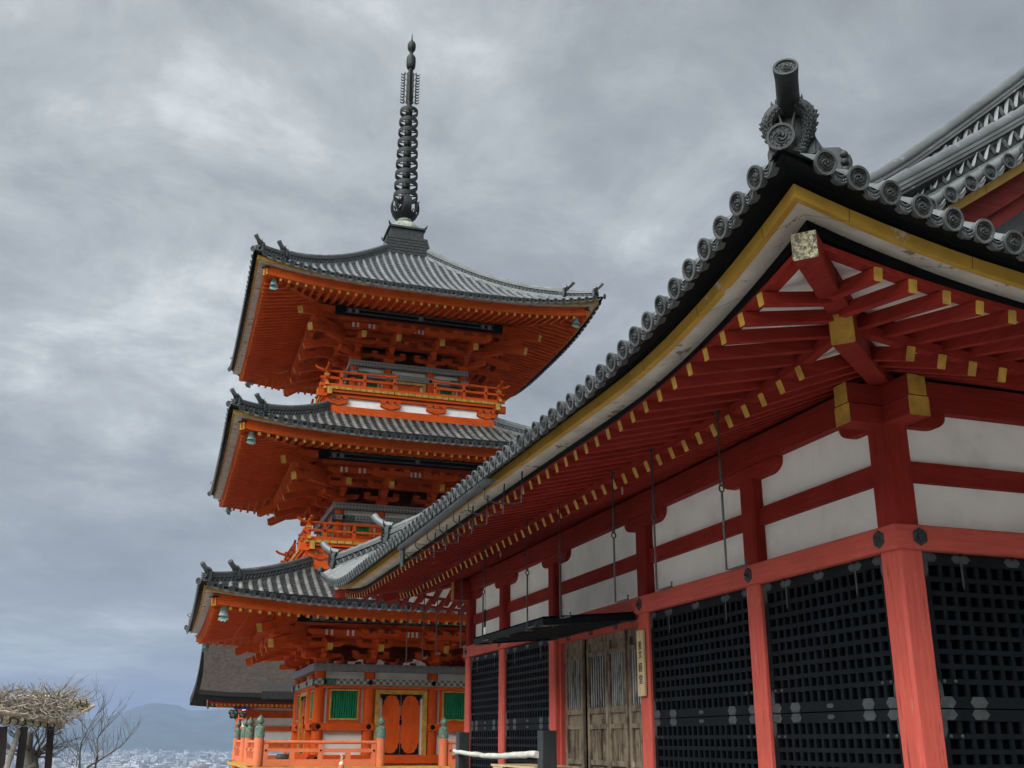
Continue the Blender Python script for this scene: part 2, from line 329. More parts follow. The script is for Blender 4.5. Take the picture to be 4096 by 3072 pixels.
def ridge(path, w, h, bands=1, wave=.11, mi=(0, 1), foot=0.):
    """stacked tile ridge along path: courses, dark band with wave tiles, rounded top with joints"""
    mb = MB(); path = [V(p) for p in path]
    fine = []
    for a, b in zip(path, path[1:]):
        n = max(1, int((b-a).length/.3)); fine += [a+(b-a)*i/n for i in range(n)]
    fine.append(path[-1])
    def strip(z0, z1, hw, m):
        P = []
        for i, p in enumerate(fine):
            d = fine[min(i+1, len(fine)-1)]-fine[max(i-1, 0)]; s = V((d.y, -d.x, 0)).normalized()
            P.append([p-s*hw+V((0, 0, z0)), p-s*hw+V((0, 0, z1)), p+s*hw+V((0, 0, z1)), p+s*hw+V((0, 0, z0)), p-s*hw+V((0, 0, z0))])
        mb.grid(P, m); mb.add([P[0][j] for j in range(4)], [(0, 1, 2, 3)], m); mb.add([P[-1][j] for j in range(4)], [(3, 2, 1, 0)], m)
    hw = w/2; strip(-.16-foot, h*.13, hw*1.10, mi[0]); z = h*.13
    bh = h*(.38 if bands == 1 else .62)/bands
    for b in range(bands):
        strip(z, z+bh, hw*.80, mi[1])
        L0 = 0.; pl = [[], []]
        for a, c in zip(fine, fine[1:]):
            d = c-a; s = V((d.y, -d.x, 0)).normalized(); k = max(2, int(d.length/(wave/8)))
            for i in range(k):
                q = a+d*i/k; ph = (L0+d.length*i/k)/wave*2*pi
                for g, sg in enumerate((-1, 1)): pl[g].append(q+s*sg*hw*.86+V((0, 0, z+bh*(.5+.36*sin(ph+b*pi)))))
            L0 += d.length
        for g in pl: mb.tube(g, bh*.12, 4, mi[0], cap=False)
        z += bh
        if b < bands-1: strip(z-bh*.05, z+bh*.05, hw*.95, mi[0])
    for k in range(2):
        hh = h*(.10 if bands == 1 else .06); strip(z, z+hh*.72, hw*(1.08-.10*k), mi[0]); strip(z+hh*.72, z+hh, hw*(.92-.1*k), mi[1]); z += hh
    pts = []; rs = []
    for i, p in enumerate(fine):
        d = (fine[min(i+1, len(fine)-1)]-fine[max(i-1, 0)]).normalized()
        for q, rr in ((-.010, 1.10), (.010, .94)): pts.append(p+d*q+V((0, 0, z+h*.06))); rs.append((max(hw*.62, h*.15) if bands == 1 else hw*.45)*rr)
    mb.tube(pts, rs, 10, mi[0])
    return mb
def crest_disc(r=.088, depth=.10, detail=True):
    """round eave tile: rim, sunk face, three-comma swirl and ring of beads; faces +Z, tail runs to -Z"""
    mb = MB()
    mb.lathe([(r*.80, -depth*.62), (r*.80, -depth*.6), (r*.86, -depth*.35), (r*.99, -.012), (r, 0), (r*.985, .006), (r*.80, .006), (r*.77, -.006)], 24, None, 0)
    mb.lathe([(r*.775, -.012), (r*.775, -.0055), (.001, -.0055)], 24, None, 1)
    if detail:
        for k in range(3):
            a0 = k*2*pi/3; pts = []; rs = []
            for i in range(9):
                t = i/8; a = a0+t*3.6; rad = r*(.17+.42*t); pts.append((rad*cos(a), rad*sin(a), -.003)); rs.append(r*(.125*(1-t)+.022))
            mb.tube(pts, rs, 5, 1); mb.ball((pts[0][0], pts[0][1], -.002), r*.15, 8, 1)
        for k in range(12):
            a = k*pi/6; mb.ball((r*.665*cos(a), r*.665*sin(a), -.004), r*.06, 6, 1)
    return mb
def frame_to(d, upv=(0, 0, 1)):
    """rotation taking +Z to d, +Y near up"""
    z = V(d).normalized(); x = V(upv).cross(z)
    if x.length < 1e-4: x = V((1, 0, 0))
    x.normalize(); y = z.cross(x); return Matrix((x, y, z)).transposed()
def place(d, loc, upv=(0, 0, 1)): return Matrix.Translation(V(loc)) @ frame_to(d, upv).to_4x4()
# ================================================================ the setting: ground, city, hills
def smooth(t): t = max(0., min(1., t)); return t*t*(3-2*t)
def terrain(x, y):
    """temple terrace, dropping west to the city plain, an unseen wooded hillside added behind the viewer to the east to block low light"""
    d = hypot(x+20, y); w = smooth((-x-47+8*smooth((-y-5)/5.))/190.)
    ex, ey = x-2, y+3; dd = hypot(ex, ey)+1e-6; c_ = (ex*.85-ey*.53)/dd
    return -72*w+50*smooth((c_+.18)/.5)*smooth((dd-34)/120.)*(1-smooth((dd-300)/900))  # eastern rise added out of view to keep low light off the eaves
mb = MB(); rad = [0, 6, 12, 20, 30, 40, 52, 62, 74, 88, 105, 130, 180, 240, 310, 400, 520, 800, 1500, 3000, 6000, 9000, 14000]
P = [[(-20+r_*cos(2*pi*j/72), r_*sin(2*pi*j/72), terrain(-20+r_*cos(2*pi*j/72), r_*sin(2*pi*j/72))) for j in range(73)] for r_ in rad]
mb.grid(P)
m = bpy.data.materials.new('ground'); m.use_nodes = True; t = m.node_tree; p = t.nodes['Principled BSDF']; p.inputs['Roughness'].default_value = .95
ge = nd(t, 'ShaderNodeNewGeometry'); sx = nd(t, 'ShaderNodeSeparateXYZ'); t.links.new(ge.outputs['Position'], sx.inputs[0])
nz = nd(t, 'ShaderNodeTexNoise'); nz.inputs['Scale'].default_value = 30; t.links.new(ge.outputs['Position'], nz.inputs['Vector'])
nf = nd(t, 'ShaderNodeTexNoise'); nf.inputs['Scale'].default_value = .012; nf.inputs['Detail'].default_value = 8; t.links.new(ge.outputs['Position'], nf.inputs['Vector'])
near = ramp(t, nz.outputs['Fac'], [(.3, (.145, .142, .133)), (.7, (.21, .205, .19))])
far = ramp(t, nf.outputs['Fac'], [(.38, (.10, .11, .10)), (.5, (.26, .26, .25)), (.62, (.42, .41, .40))])
t.links.new(mixc(t, ramp(t, mth(t, 'MULTIPLY', sx.outputs[0], -.001), [(.055, (0,)*3), (.075, (1,)*3)]), near, far), p.inputs['Base Color'])
wood = ramp(t, nz.outputs['Fac'], [(.35, (.018, .024, .012)), (.65, (.055, .06, .03))])
src = p.inputs['Base Color'].links[0].from_socket
t.links.new(mixc(t, ramp(t, mth(t, 'MULTIPLY', sx.outputs[2], .1), [(.12, (0,)*3), (.3, (1,)*3)]), src, wood), p.inputs['Base Color']); MATS['ground'] = m
tag(mb.build('ground', 'ground', smooth=True), kind='structure')
# far hills: one closed range rising out of the plain, ridge heights by bearing
def ray_dir(px, py):
    d = fw*4188.84+r2*(px-2048)-u2*(py-1536); return d
RIDGE = [(-900, 70), (-500, 95), (-250, 70), (0, 42), (150, 52), (300, 62), (384, 73), (452, 83), (520, 109), (588, 127), (640, 123), (669, 120), (705, 118), (742, 100), (814, 104), (882, 107), (949, 124), (1060, 150), (1300, 170), (1700, 140), (2300, 180), (3000, 130), (4000, 160), (5200, 120)]
def ridge_h(px):
    for (a, ha), (b, hb) in zip(RIDGE, RIDGE[1:]):
        if a <= px <= b: return ha+(hb-ha)*(px-a)/(b-a)
    return RIDGE[0][1] if px < RIDGE[0][0] else RIDGE[-1][1]
mb = MB(); P = []; rnd = random.Random(3)
hd = 8800.
for i in range(241):
    px = -900+6100*i/240; d = ray_dir(px, 2957); az = math.atan2(d.y, d.x)
    H = ridge_h(px)*hd/4188.84+0; row = []
    for k, q in enumerate((0, .06, .14, .24, .36, .5, .64, .8, 1, 1.3, 1.8)):
        dist = hd-2600*(1-q) if q < 1 else hd+1600*(q-1)
        hh = -73+(H+74)*(smooth(q)**.85 if q <= 1 else 1-smooth((q-1)/.8))
        if 0 < q < 1.2: hh += (sin(i*.41+k*1.7)+sin(i*.83-k*2.3)*.6)*9*min(1, q*3)*(0.25 if q == 1 else 1)*(1 if hh > -40 else .3)
        row.append((CAM.x+dist*cos(az), CAM.y+dist*sin(az), hh))
    P.append(row)
mb.grid(P)
mat('hill', (.045, .06, .04), .95, .3, .004, None, spots=[dict(scale=.012, at=.6, col=(.075, .07, .05))])
tag(mb.build('hills', 'hill', smooth=True), kind='structure')
# the town on the plain
def facade_mat(name, wall, glass):
    m = bpy.data.materials.new(name); m.use_nodes = True; t = m.node_tree; p = t.nodes['Principled BSDF']; p.inputs['Roughness'].default_value = .8
    ge = nd(t, 'ShaderNodeNewGeometry'); sx = nd(t, 'ShaderNodeSeparateXYZ'); t.links.new(ge.outputs['Position'], sx.inputs[0])
    sn = nd(t, 'ShaderNodeSeparateXYZ'); t.links.new(ge.outputs['Normal'], sn.inputs[0])
    fz = mth(t, 'FRACT', mth(t, 'DIVIDE', sx.outputs[2], 3.6)); fx = mth(t, 'FRACT', mth(t, 'DIVIDE', mth(t, 'ADD', sx.outputs[0], sx.outputs[1]), 5.0))
    win = mth(t, 'MULTIPLY', mth(t, 'MULTIPLY', mth(t, 'GREATER_THAN', fz, .42), mth(t, 'GREATER_THAN', fx, .22)), mth(t, 'LESS_THAN', mth(t, 'ABSOLUTE', sn.outputs[2]), .5))
    rr = ramp(t, ge.outputs['Random Per Island'], [(0, (.12,)*3), (.45, (.42,)*3), (1, (1.0,)*3)])
    t.links.new(mixc(t, win, mixc(t, 1.0, wall, rr, 'MULTIPLY'), glass), p.inputs['Base Color']); MATS[name] = m
facade_mat('city_pale', (.56, .56, .56), (.16, .18, .21)); facade_mat('city_grey', (.36, .34, .34), (.10, .11, .13)); facade_mat('city_brown', (.34, .25, .22), (.10, .10, .11))
rnd = random.Random(11)
def city_box(mb, px, dist, w, dpt, h, rz):
    d = ray_dir(px, 2957); d = V((d.x, d.y, 0)).normalized(); c = CAM+d*dist; z0 = -73.
    M = Matrix.Translation((c.x, c.y, z0)) @ Matrix.Rotation(rz, 4, 'Z'); b = MB(); b.box(-w/2, w/2, -dpt/2, dpt/2, 0, h)
    b.box(-w/2-.3, w/2+.3, -dpt/2-.3, dpt/2+.3, h+.02, h+.9)
    if w > 20: b.box(-w*.2, w*.1, -dpt*.2, dpt*.2, h+.92, h+4.5)
    mb.merge(b, M)
# nearer blocks, each its own building
near_blocks = []
for k in range(70):
    px = rnd.uniform(-60, 960); dist = rnd.uniform(2050, 3300)
    near_blocks.append((dist, px, rnd.choice([16, 22, 30, 42, 58]), rnd.choice([14, 18, 24]), rnd.choice([8, 10, 14, 18, 24])))
near_blocks += [(2350, 520, 62, 22, 23), (2150, 640, 48, 20, 20), (2300, 830, 70, 24, 17), (2120, 720, 40, 16, 13), (2500, 410, 44, 18, 22)]
cols = [('city_pale', 'pale'), ('city_pale', 'pale'), ('city_grey', 'grey'), ('city_brown', 'brown')]
for i, (dist, px, w, dp, h) in enumerate(sorted(near_blocks)):
    mt, cn = cols[i % 4]; mb = MB(); city_box(mb, px, dist, w, dp, h, rnd.uniform(.1, .45))
    tag(mb.build('city_building', mt), {'pale': 'pale low city block far below in the hazy valley', 'grey': 'grey city block far below in the hazy valley', 'brown': 'brownish city block far below in the hazy valley'}[cn], 'building', cn+' city blocks in the valley')
mb = MB()
for k in range(1900):
    px = rnd.uniform(-120, 1060); q = rnd.random(); dist = 2300+5200*q**1.1
    city_box(mb, px, dist, rnd.choice([12, 16, 24, 36, 50]), rnd.choice([12, 16, 22]), rnd.choice([6, 8, 9, 12, 16, 22]), rnd.uniform(0, .5))
tag(mb.build('distant_city', 'city_pale'), 'sprawl of small pale roofs and blocks filling the hazy valley floor', 'city', kind='stuff')
# ================================================================ the sutra hall (red, right)
HX = [0, -2.48, -5.45, -9.11, -11.94, -14.33]; XW = HX[-1]; YN = 9.8; HY = [0, 2.44, 4.9, 7.36, YN]
hall = thing('temple_hall', 'red timber temple hall with white plaster, black lattice shutters and grey tiled eaves', 'temple hall')
HS = rect_sides(XW, 0, 0, YN)
def hlift(A, Lc): return lambda sd, a, e: A*max(0., 1-sd.d(a, e)/Lc)**2
l_tile, l_gold, l_up, l_lo = hlift(.66, 4.2), hlift(.47, 3.2), hlift(.40, 3.6), hlift(.19, 2.4)
def fade(f, e0): return lambda sd, a, e: f(sd, a, e)*max(0., min(1., (e+1.5)/(e0+1.5)))**1.6
# columns: lower part faded by weather, upper part deep red
cb_ = .143
for (cx_, cy_) in [(x, 0) for x in HX]+[(0, y) for y in HY[1:]]+[(x, YN) for x in HX[1:]]+[(XW, y) for y in HY[1:-1]]:
    mb = MB(); mb.beam((cx_, cy_, .42), (cx_, cy_, 3.37), .286, .286, up=(0, 1, 0), ch=.028); mb.beam((cx_, cy_, 3.37), (cx_, cy_, 4.60), .286, .286, 1, up=(0, 1, 0), ch=.028)
    mb.build('column', ['wred_z', 'red_z'], hall, bevel=.004)
# plaster wall and dark interior behind the lattice
mb = MB()
for sd in HS:
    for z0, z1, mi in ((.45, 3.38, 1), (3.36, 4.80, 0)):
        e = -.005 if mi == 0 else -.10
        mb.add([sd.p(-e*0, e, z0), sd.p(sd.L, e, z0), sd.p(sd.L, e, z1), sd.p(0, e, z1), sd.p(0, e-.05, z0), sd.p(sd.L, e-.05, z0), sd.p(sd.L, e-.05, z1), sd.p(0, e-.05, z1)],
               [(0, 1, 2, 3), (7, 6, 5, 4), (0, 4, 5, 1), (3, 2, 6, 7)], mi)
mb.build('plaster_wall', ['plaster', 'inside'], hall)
# tie beams on the faces
for i, sd in enumerate(HS):
    ax = 'x' if i % 2 == 0 else 'y'
    mb = MB(); z0, z1, e0, e1 = 3.366, 3.60, .02, .178
    sec = [(e0, z0), (e1-.012, z0), (e1, z0+.012), (e1, z1-.012), (e1-.012, z1), (e0, z1)]
    mb.grid([[sd.p(a0 if k == 0 else sd.L-a0, e, z) for e, z in sec+[sec[0]] for a0 in (-e,)] for k in (0, 1)])
    mb.build('band_beam', 'wred_'+ax, hall)
    mb = MB(); mb.grid([[sd.p(a, e, z) for e, z in ((.0, 4.05), (.055, 4.05), (.055, 4.257), (0, 4.257), (0, 4.05))] for a in (0, sd.L)]); mb.build('tie_beam', 'red_'+ax, hall)
    mb = MB(); sec = [(-.1, 4.777), (.112, 4.777), (.112, 5.09), (-.1, 5.09)]
    mb.grid([[sd.p(a, e, z) for e, z in sec+[sec[0]]] for a in (-.112, sd.L+.112)])
    mb.build('eave_beam', 'red_'+ax, hall)
    # plank behind the lower lattice foot and a sill
    mb = MB(); mb.grid([[sd.p(a, e, z) for e, z in ((.0, .55), (.16, .55), (.16, .80), (0, .80), (0, .55))] for a in (-.16, sd.L+.16)]); mb.build('sill_beam', 'wred_'+ax, hall)
# boat-shaped bearing arms above the columns, gold-ended where they cross at the corners
def boat(mb, sd, a, l0, l1, z0=4.60, z1=4.775, w=.165, mi=0):
    half = [(-.15, z0), (.15, z0)]
    pts = []
    for s_, l in ((-1, l0), (1, l1)):
        q = [(s_*(.17), z0)]+[(s_*(l-.22+.22*sin(t)), z0+(z1-z0)*.78*(1-cos(t))) for t in [pi/2*k/6 for k in range(7)]]+[(s_*l, z1)]
        pts.append(q)
    poly = pts[0][::-1]+pts[1]
    mb.prism([sd.p(a+x, -w/2, z) for x, z in poly], sd.B*w, mi)
for i, sd in enumerate(HS):
    cs_ = [abs(x-XW) for x in reversed(HX)] if i == 0 else HY if i == 1 else [abs(x) for x in HX] if i == 2 else HY
    for k, a in enumerate(cs_):
        if k in (0, len(cs_)-1): continue
        mb = MB(); boat(mb, sd, a, .63, .63); mb.build('bearing_arm', 'red_x' if i % 2 == 0 else 'red_y', hall, bevel=.004)
    # beam noses crossing at both corners
    for a, s_ in ((0, -1), (sd.L, 1)):
        mb = MB()
        b0 = sd.p(a, 0, 0)
        mb.beam(sd.p(a+s_*.11, 0, 4.885), sd.p(a+s_*.50, 0, 4.885), .205, .205, e1=1, ch=.008)
        mb.beam(sd.p(a-s_*.05, 0, 4.675), sd.p(a+s_*.50, 0, 4.675), .235, .195, e1=1, ch=.008)
        boat(mb, sd, a-s_*.02, *((.1, .63) if s_ < 0 else (.63, .1)), w=.17)
        mb.build('corner_arm', ['red_x' if i % 2 == 0 else 'red_y', 'gold'], hall)
# iron nail covers on the nageshi
def nail_cover(c, nrm, r=.088):
    mb = MB(); M = place(nrm, c)
    mb.lathe([(r, 0), (r, .008), (r*.86, .014)], 6, M, 0, pi/2); mb.lathe([(r*.42, .014), (r*.40, .026), (r*.2, .034), (r*.2, .05), (r*.08, .058)], 8, M, 0)
    for k in range(6): mb.ball(M @ V((r*.68*cos(k*pi/3), r*.68*sin(k*pi/3), .014)), r*.10, 6)
    return mb
for x in HX:
    xx = x-.075 if x == 0 else x+.03 if x == XW else x
    nail_cover((xx, -.178, 3.485), (0, -1, 0)).build('nail_cover', 'iron', hall)
for y in HY: nail_cover((.178, y+(.09 if y == 0 else 0), 3.485), (1, 0, 0)).build('nail_cover', 'iron', hall)
# ---- black lattice shutters
def plate(mb, cx_, cz_, w, h, y, th=.004, lob=.014, mi=0):
    """lobed metal plate on the XZ plane, studded along top and bottom"""
    w *= .58; h *= .56
    pts = [(-w*.72, -h), (w*.72, -h), (w*.9, -h*.55), (w, -h*.3), (w+lob, 0), (w, h*.3), (w*.9, h*.55), (w*.72, h), (-w*.72, h), (-w*.9, h*.55), (-w, h*.3), (-w-lob, 0), (-w, -h*.3), (-w*.9, -h*.55)]
    mb.prism([(cx_+x, y, cz_+z) for x, z in pts], (0, -th, 0), mi)
    for k in range(5):
        for s_ in (-1, 1): mb.ball((cx_+w*.6*(k-2)/2, y-th, cz_+s_*h*.72), .006, 6, mi)
def lattice(name, w, z0, z1, top, parent, M, fit=True, bars=True):
    """framed lattice w wide in the XZ plane facing -Y, centred on x=0"""
    fr = .085; tr = .115 if top else .10; br = .10 if top else .09
    mb = MB(); y0, y1 = -.030, .018
    mb.box(-w/2, -w/2+fr, y0, y1, z0, z1); mb.box(w/2-fr, w/2, y0, y1, z0, z1)
    mb.box(-w/2+fr, w/2-fr, y0+.001, y1, z1-tr, z1); mb.box(-w/2+fr, w/2-fr, y0+.001, y1, z0, z0+br)
    iw = w-2*fr; ih = z1-z0-tr-br; nx = round(iw/.137); nz_ = round(ih/.137); bw = .046
    for k in range(1, nx):
        x = -iw/2+iw*k/nx; mb.box(x-bw/2, x+bw/2, y0+.012, y1-.006, z0+br, z1-tr)
    for k in range(1, nz_):
        z = z0+br+ih*k/nz_; mb.box(-w/2+fr, w/2-fr, y0+.004, y1-.003, z-bw/2, z+bw/2)
    sh = mb.build(name, 'shutter', parent); sh.matrix_local = M
    mb = MB(); mb.box(-w/2+.02, w/2-.02, y1+.004, y1+.014, z0+.02, z1-.02); mb.build('lattice_shade_sheet', 'inside', sh)  # added black sheet, paints the shade seen through the lattice holes
    if fit:
        yf = y0-.001; FT = []
        def one(fn, *a):
            f_ = MB(); fn(f_, *a); FT.append(f_)
        pz = lambda f_, pl_: f_.prism(pl_, (0, -.004, 0))
        bz = lambda f_, *a: [f_.ball(c_, .017, 8) for c_ in a]
        for s_ in (-1, 1):
            x = s_*(w/2-fr/2)
            if top:
                one(plate, x-s_*.045, z1-.045, .16, .075, yf); one(pz, [(x-.034, yf, z1-.08), (x+.034, yf, z1-.08), (x+.03, yf, z1-.18), (x, yf, z1-.24), (x-.03, yf, z1-.18)])
                one(plate, x-s_*.05, z0+.05, .17, .088, yf); one(pz, [(x-.034, yf, z0+.09), (x-.03, yf, z0+.19), (x, yf, z0+.25), (x+.03, yf, z0+.19), (x+.034, yf, z0+.09)])
                one(plate, s_*w*.285, z1-.05, .17, .075, yf); one(plate, s_*w*.285, z0+.05, .15, .088, yf)
                one(pz, [(s_*w*.285+s_*.0-.013, yf, z1-.085), (s_*w*.285+.013, yf, z1-.085), (s_*w*.285+.011, yf, z1-.30), (s_*w*.285, yf, z1-.34), (s_*w*.285-.011, yf, z1-.30)])
            else:
                one(plate, x-s_*.05, z1-.045, .17, .08, yf); one(pz, [(x-.034, yf, z1-.08), (x+.034, yf, z1-.08), (x+.03, yf, z1-.18), (x, yf, z1-.25), (x-.03, yf, z1-.18)])
                one(plate, s_*w*.285, z1-.045, .15, .08, yf)
            zz_ = z0+br+ih/nz_ if top else z1-tr-ih/nz_
            for q in (.02, .145): one(bz, (s_*(iw/2-q), y0+.002, zz_))
        if top: one(plate, 0, z1-.05, .15, .075, yf); one(plate, 0, z0+.05, .09, .04, yf)
        else: one(plate, 0, z1-.045, .09, .04, yf)
        for f_ in FT: f_.build('metal_plate', 'fitting', sh)
        if top:
            h_ = MB()
            for x in (-w*.285, 0, w*.285): h_.tube([(x, y0-.004, z1-.02), (x, y0-.03, z1-.02), (x, y0-.03, z1+.02), (x, y0, z1+.02)], .011, 6)
            h_.build('hinge_hook', 'iron', sh)
    return sh
for i, sd in enumerate(HS[:2]):
    cs_ = [abs(x-XW) for x in reversed(HX)] if i == 0 else HY
    for a0, a1 in zip(cs_, cs_[1:]):
        if i == 0 and abs(sd.p(a0, 0, 0).x-HX[3]) < .01: continue        # the door bay
        w = a1-a0-.286; c = sd.p((a0+a1)/2, .05, 0)
        M = Matrix.Translation(c) @ Matrix((sd.A, -sd.B, V((0, 0, 1)))).transposed().to_4x4()
        lattice('upper_lattice', w, 1.95, 3.362, True, hall, M); lattice('lower_lattice', w, .82, 1.938, False, hall, M)
# the door bay: raised shutter held flat on iron rods, four weathered door leaves
bx = (HX[2]+HX[3])/2; bw_ = HX[2]-HX[3]-.286
M = Matrix.Translation((bx, -.19, 3.335)) @ Matrix.Rotation(R(-92.5), 4, 'X') @ Matrix.Translation((0, 0, -3.362))
M = Matrix.Translation((bx, -.16, 3.34)) @ Matrix.Rotation(R(-90), 4, 'X') @ Matrix.Rotation(R(0), 4, 'Z') @ Matrix.Translation((0, 0, -3.362))
sh = lattice('raised_shutter', bw_, 1.95, 3.362, True, hall, Matrix.Translation((bx, -.17, 3.345)) @ Matrix.Rotation(R(90), 4, 'X') @ Matrix.Diagonal((1, 1, -1, 1)) @ Matrix.Rotation(R(-5.0), 4, 'X') @ Matrix.Diagonal((1, 1.9, 1, 1)) @ Matrix.Translation((0, 0, -3.362)), fit=True)
mb = MB(); mb.box(HX[3]+.145, HX[2]-.145, -.06, .095, 3.235, 3.33); mb.box(HX[3]+.143, HX[3]+.205, -.05, .095, .8, 3.234); mb.box(HX[2]-.205, HX[2]-.143, -.05, .095, .8, 3.234)
mb.build('door_frame', 'wred_z', hall)
LEAF = [(-8.90, -8.13), (-7.97, -7.15), (-7.10, -6.42), (-6.38, -5.66)]
for k, (x0, x1) in enumerate(LEAF):
    lf = MB(); y0, y1 = .025+.014*(k % 2), .080+.014*(k % 2); st = .085
    lf.box(x0, x0+st, y0, y1, .82, 3.23); lf.box(x1-st, x1, y0, y1, .82, 3.23)
    for z0, z1 in ((3.13, 3.23), (2.93, 3.0), (2.06, 2.15), (1.83, 1.90), (1.30, 1.38), (.82, .95)): lf.box(x0+st, x1-st, y0+.003, y1, z0, z1)
    lf.box(x0+st, x1-st, y0+.038, y1-.004, 3.0, 3.13); lf.box(x0+st, x1-st, y0+.038, y1-.004, 1.90, 2.06)
    lf.box(x0+st, x1-st, y0+.042, y1-.004, 1.38, 1.83); lf.box(x0+st, x1-st, y0+.042, y1-.004, .95, 1.30)
    xm = (x0+x1)/2
    for dx in (-.07, 0, .07): lf.box(xm+dx-.018, xm+dx+.018, y0+.010, y0+.042, 1.38, 1.83)
    o = lf.build('door_leaf', 'door_wood', hall, bevel=.004)
    br_ = MB(); n = 7
    for j in range(n):
        xx = x0+st+(x1-x0-2*st)*(j+.5)/n; br_.box(xx-.011, xx+.011, y0+.022, y0+.036, 2.15, 2.93)
    br_.build('door_bars', 'door_bar', o)
# iron rods that catch the raised shutters: a pair in every bay
for a0, a1 in zip(HX, HX[1:]):
    cxm = (a0+a1)/2; off = (a0-a1)*.30
    for s_ in (1, -1):
        x = cxm+s_*off; mb = MB(); y = -1.6
        mb.tube([(x, y, 4.76), (x, y, 4.05)], .0115, 6); mb.lathe([(.02, 4.70), (.024, 4.72), (.02, 4.76)], 8, Matrix.Translation((x, y, 0)))
        for zc, rot in ((4.025, 0), (3.965, pi/2)):
            mb.tube([(x+.026*cos(t)*cos(rot), y+.026*cos(t)*sin(rot), zc+.034*sin(t)) for t in [2*pi*k/10 for k in range(11)]], .009, 5, cap=False)
        mb.tube([(x, y, 3.935), (x, y, 3.18), (x+.17, y-.0, 3.175), (x+.35, y+.0, 3.175), (x+.35, y, 3.225)], .0125, 6)
        mb.build('shutter_rod', 'iron', hall)
# hanging catches with chains under the eave, one reaching the raised shutter
for x, y, z0, z1 in ((-3.45, -1.3, 4.80, 4.58), (-8.4, -1.3, 4.80, 4.58), (-8.85, -1.42, 4.72, 3.25)):
    mb = MB()
    if z1 < 4: mb.tube([(x, y, z0), (x, y, 3.72)], .004, 4); mb.tube([(x, y, 3.74), (x, y, 3.45)], .017, 8); top = 3.45
    else: mb.tube([(x, y, z0), (x, y, z0-.14)], .017, 8); top = z0-.14
    zc = top
    k = 0
    while zc > z1:
        rot = (k % 2)*pi/2; mb.tube([(x+.013*cos(t)*cos(rot), y+.013*cos(t)*sin(rot), zc-.02+.02*sin(t)) for t in [2*pi*q/8 for q in range(9)]], .004, 4, 1, cap=False); zc -= .03; k += 1
    mb.build('hanging_chain', ['black', 'chrome'], hall)
# ---- eave: rafters, boards
RB = []                                                             # every rafter with its distance to the camera
for i, sd in enumerate(HS):
    for kind in ('lower', 'upper'):
        if kind == 'lower': e0, w, h, pit, z_, sl, ein, lf_ = 1.493, .085, .125, .312, 4.572, .40, .0, l_lo
        else: e0, w, h, pit, z_, sl, ein, lf_ = 2.539, .075, .105, .292, 4.515, .24, 1.40, l_up
        n = int((sd.L+2*e0-.8)/pit); aa = sd.L/2-pit*(n-1)/2
        for k in range(n):
            a = aa+pit*k; inn = max(ein, -a+.06, a-sd.L+.06)
            if e0-inn < .12: continue
            le = lf_(sd, a, e0); li = lf_(sd, a, e0)*(.62 if kind == 'upper' else .3)
            tail = lambda e: z_+h/2+(e0-e)*sl+le+(li-le)*(e0-e)/(e0-ein)
            RB.append(((sd.p(a, e0, z_)-CAM).length+(40 if i > 1 else 0), sd.p(a, inn-.02, tail(inn-.02)), sd.p(a, e0, tail(e0)), w, h, 'red_y' if i % 2 == 0 else 'red_x'))
RB.sort(key=lambda q: q[0])
rest = MB()
for k, (_, a, b, w, h, mt) in enumerate(RB):
    if k < 100:
        mb = MB(); mb.beam(a, b, w, h, 0, e1=1, ch=.006); mb.build('rafter', [mt, 'gold'], hall)
    else: rest.beam(a, b, w, h, 0, e1=1)
tag(rest.build('rafter', ['red_x', 'gold'], hall), kind='stuff')
rise = lambda f, e0, e1, q: (lambda sd, a, e: f(sd, a, e0 if e > e0 else e)*(1 if e >= e0 else q+(1-q)*max(0., (e-e1)/(e0-e1))))
mb = MB(); band(mb, HS, [(1.39, 4.70), (1.50, 4.70), (1.50, 4.785), (1.39, 4.785)], l_lo); mb.build('flying_rafter_board', 'red_x', hall)
mb = MB(); band(mb, HS, [(2.38, 4.622), (2.515, 4.622), (2.515, 4.668), (2.38, 4.668)], l_up); mb.build('eave_board', 'red_x', hall)
mb = MB(); band(mb, HS, [(2.40, 4.668), (2.49, 4.668), (2.49, 4.80), (2.40, 4.80)], lambda s, a, e: l_up(s, a, e)*.35+l_gold(s, a, e)*.65*1.05); mb.build('black_fillet', 'black', hall)
mb = MB(); band(mb, HS, [(2.46, 4.752), (2.752, 4.752), (2.752, 4.79), (2.46, 4.79)], l_gold); mb.build('white_soffit_board', 'white_band', hall)
mb = MB(); band(mb, HS, [(2.70, 4.747), (2.766, 4.747), (2.772, 4.845), (2.70, 4.845)], l_gold); mb.build('yellow_eave_band', 'gold_band', hall)
mb = MB()
lmix = lambda s, a, e: l_gold(s, a, e)+(l_tile(s, a, e)-l_gold(s, a, e))*max(0., min(1, (e-2.70)/.28))
band(mb, HS, [(2.66, 4.846), (2.80, 4.846), (2.965, 4.745), (2.965, 4.80), (2.66, 4.93)], lmix); mb.build('tile_batten', 'black', hall)
# soffit planks, painted white, over both rafter tiers
mb = MB()
for sd in HS:
    for e0, e1, z0, z1, f, q in ((0.0, 1.42, 4.70+1.493*.40, 4.70+.073*.40, l_lo, .3), (1.34, 2.43, 4.622+1.2*.24, 4.622+.109*.24, l_up, .62)):
        P = []
        for k in range(31):
            t_ = k/30; row = []
            for e, z, qq in ((e0, z0, q), (e1, z1, 1)):
                a = -e+t_*(sd.L+2*e); ef = 1.493 if f is l_lo else 2.539; af = -ef+t_*(sd.L+2*ef)
                row.append(sd.p(a, e, z+.004+f(sd, af, ef)*qq))
            P.append(row)
        mb.grid(P)
mb.build('soffit_planks', 'plaster', hall)
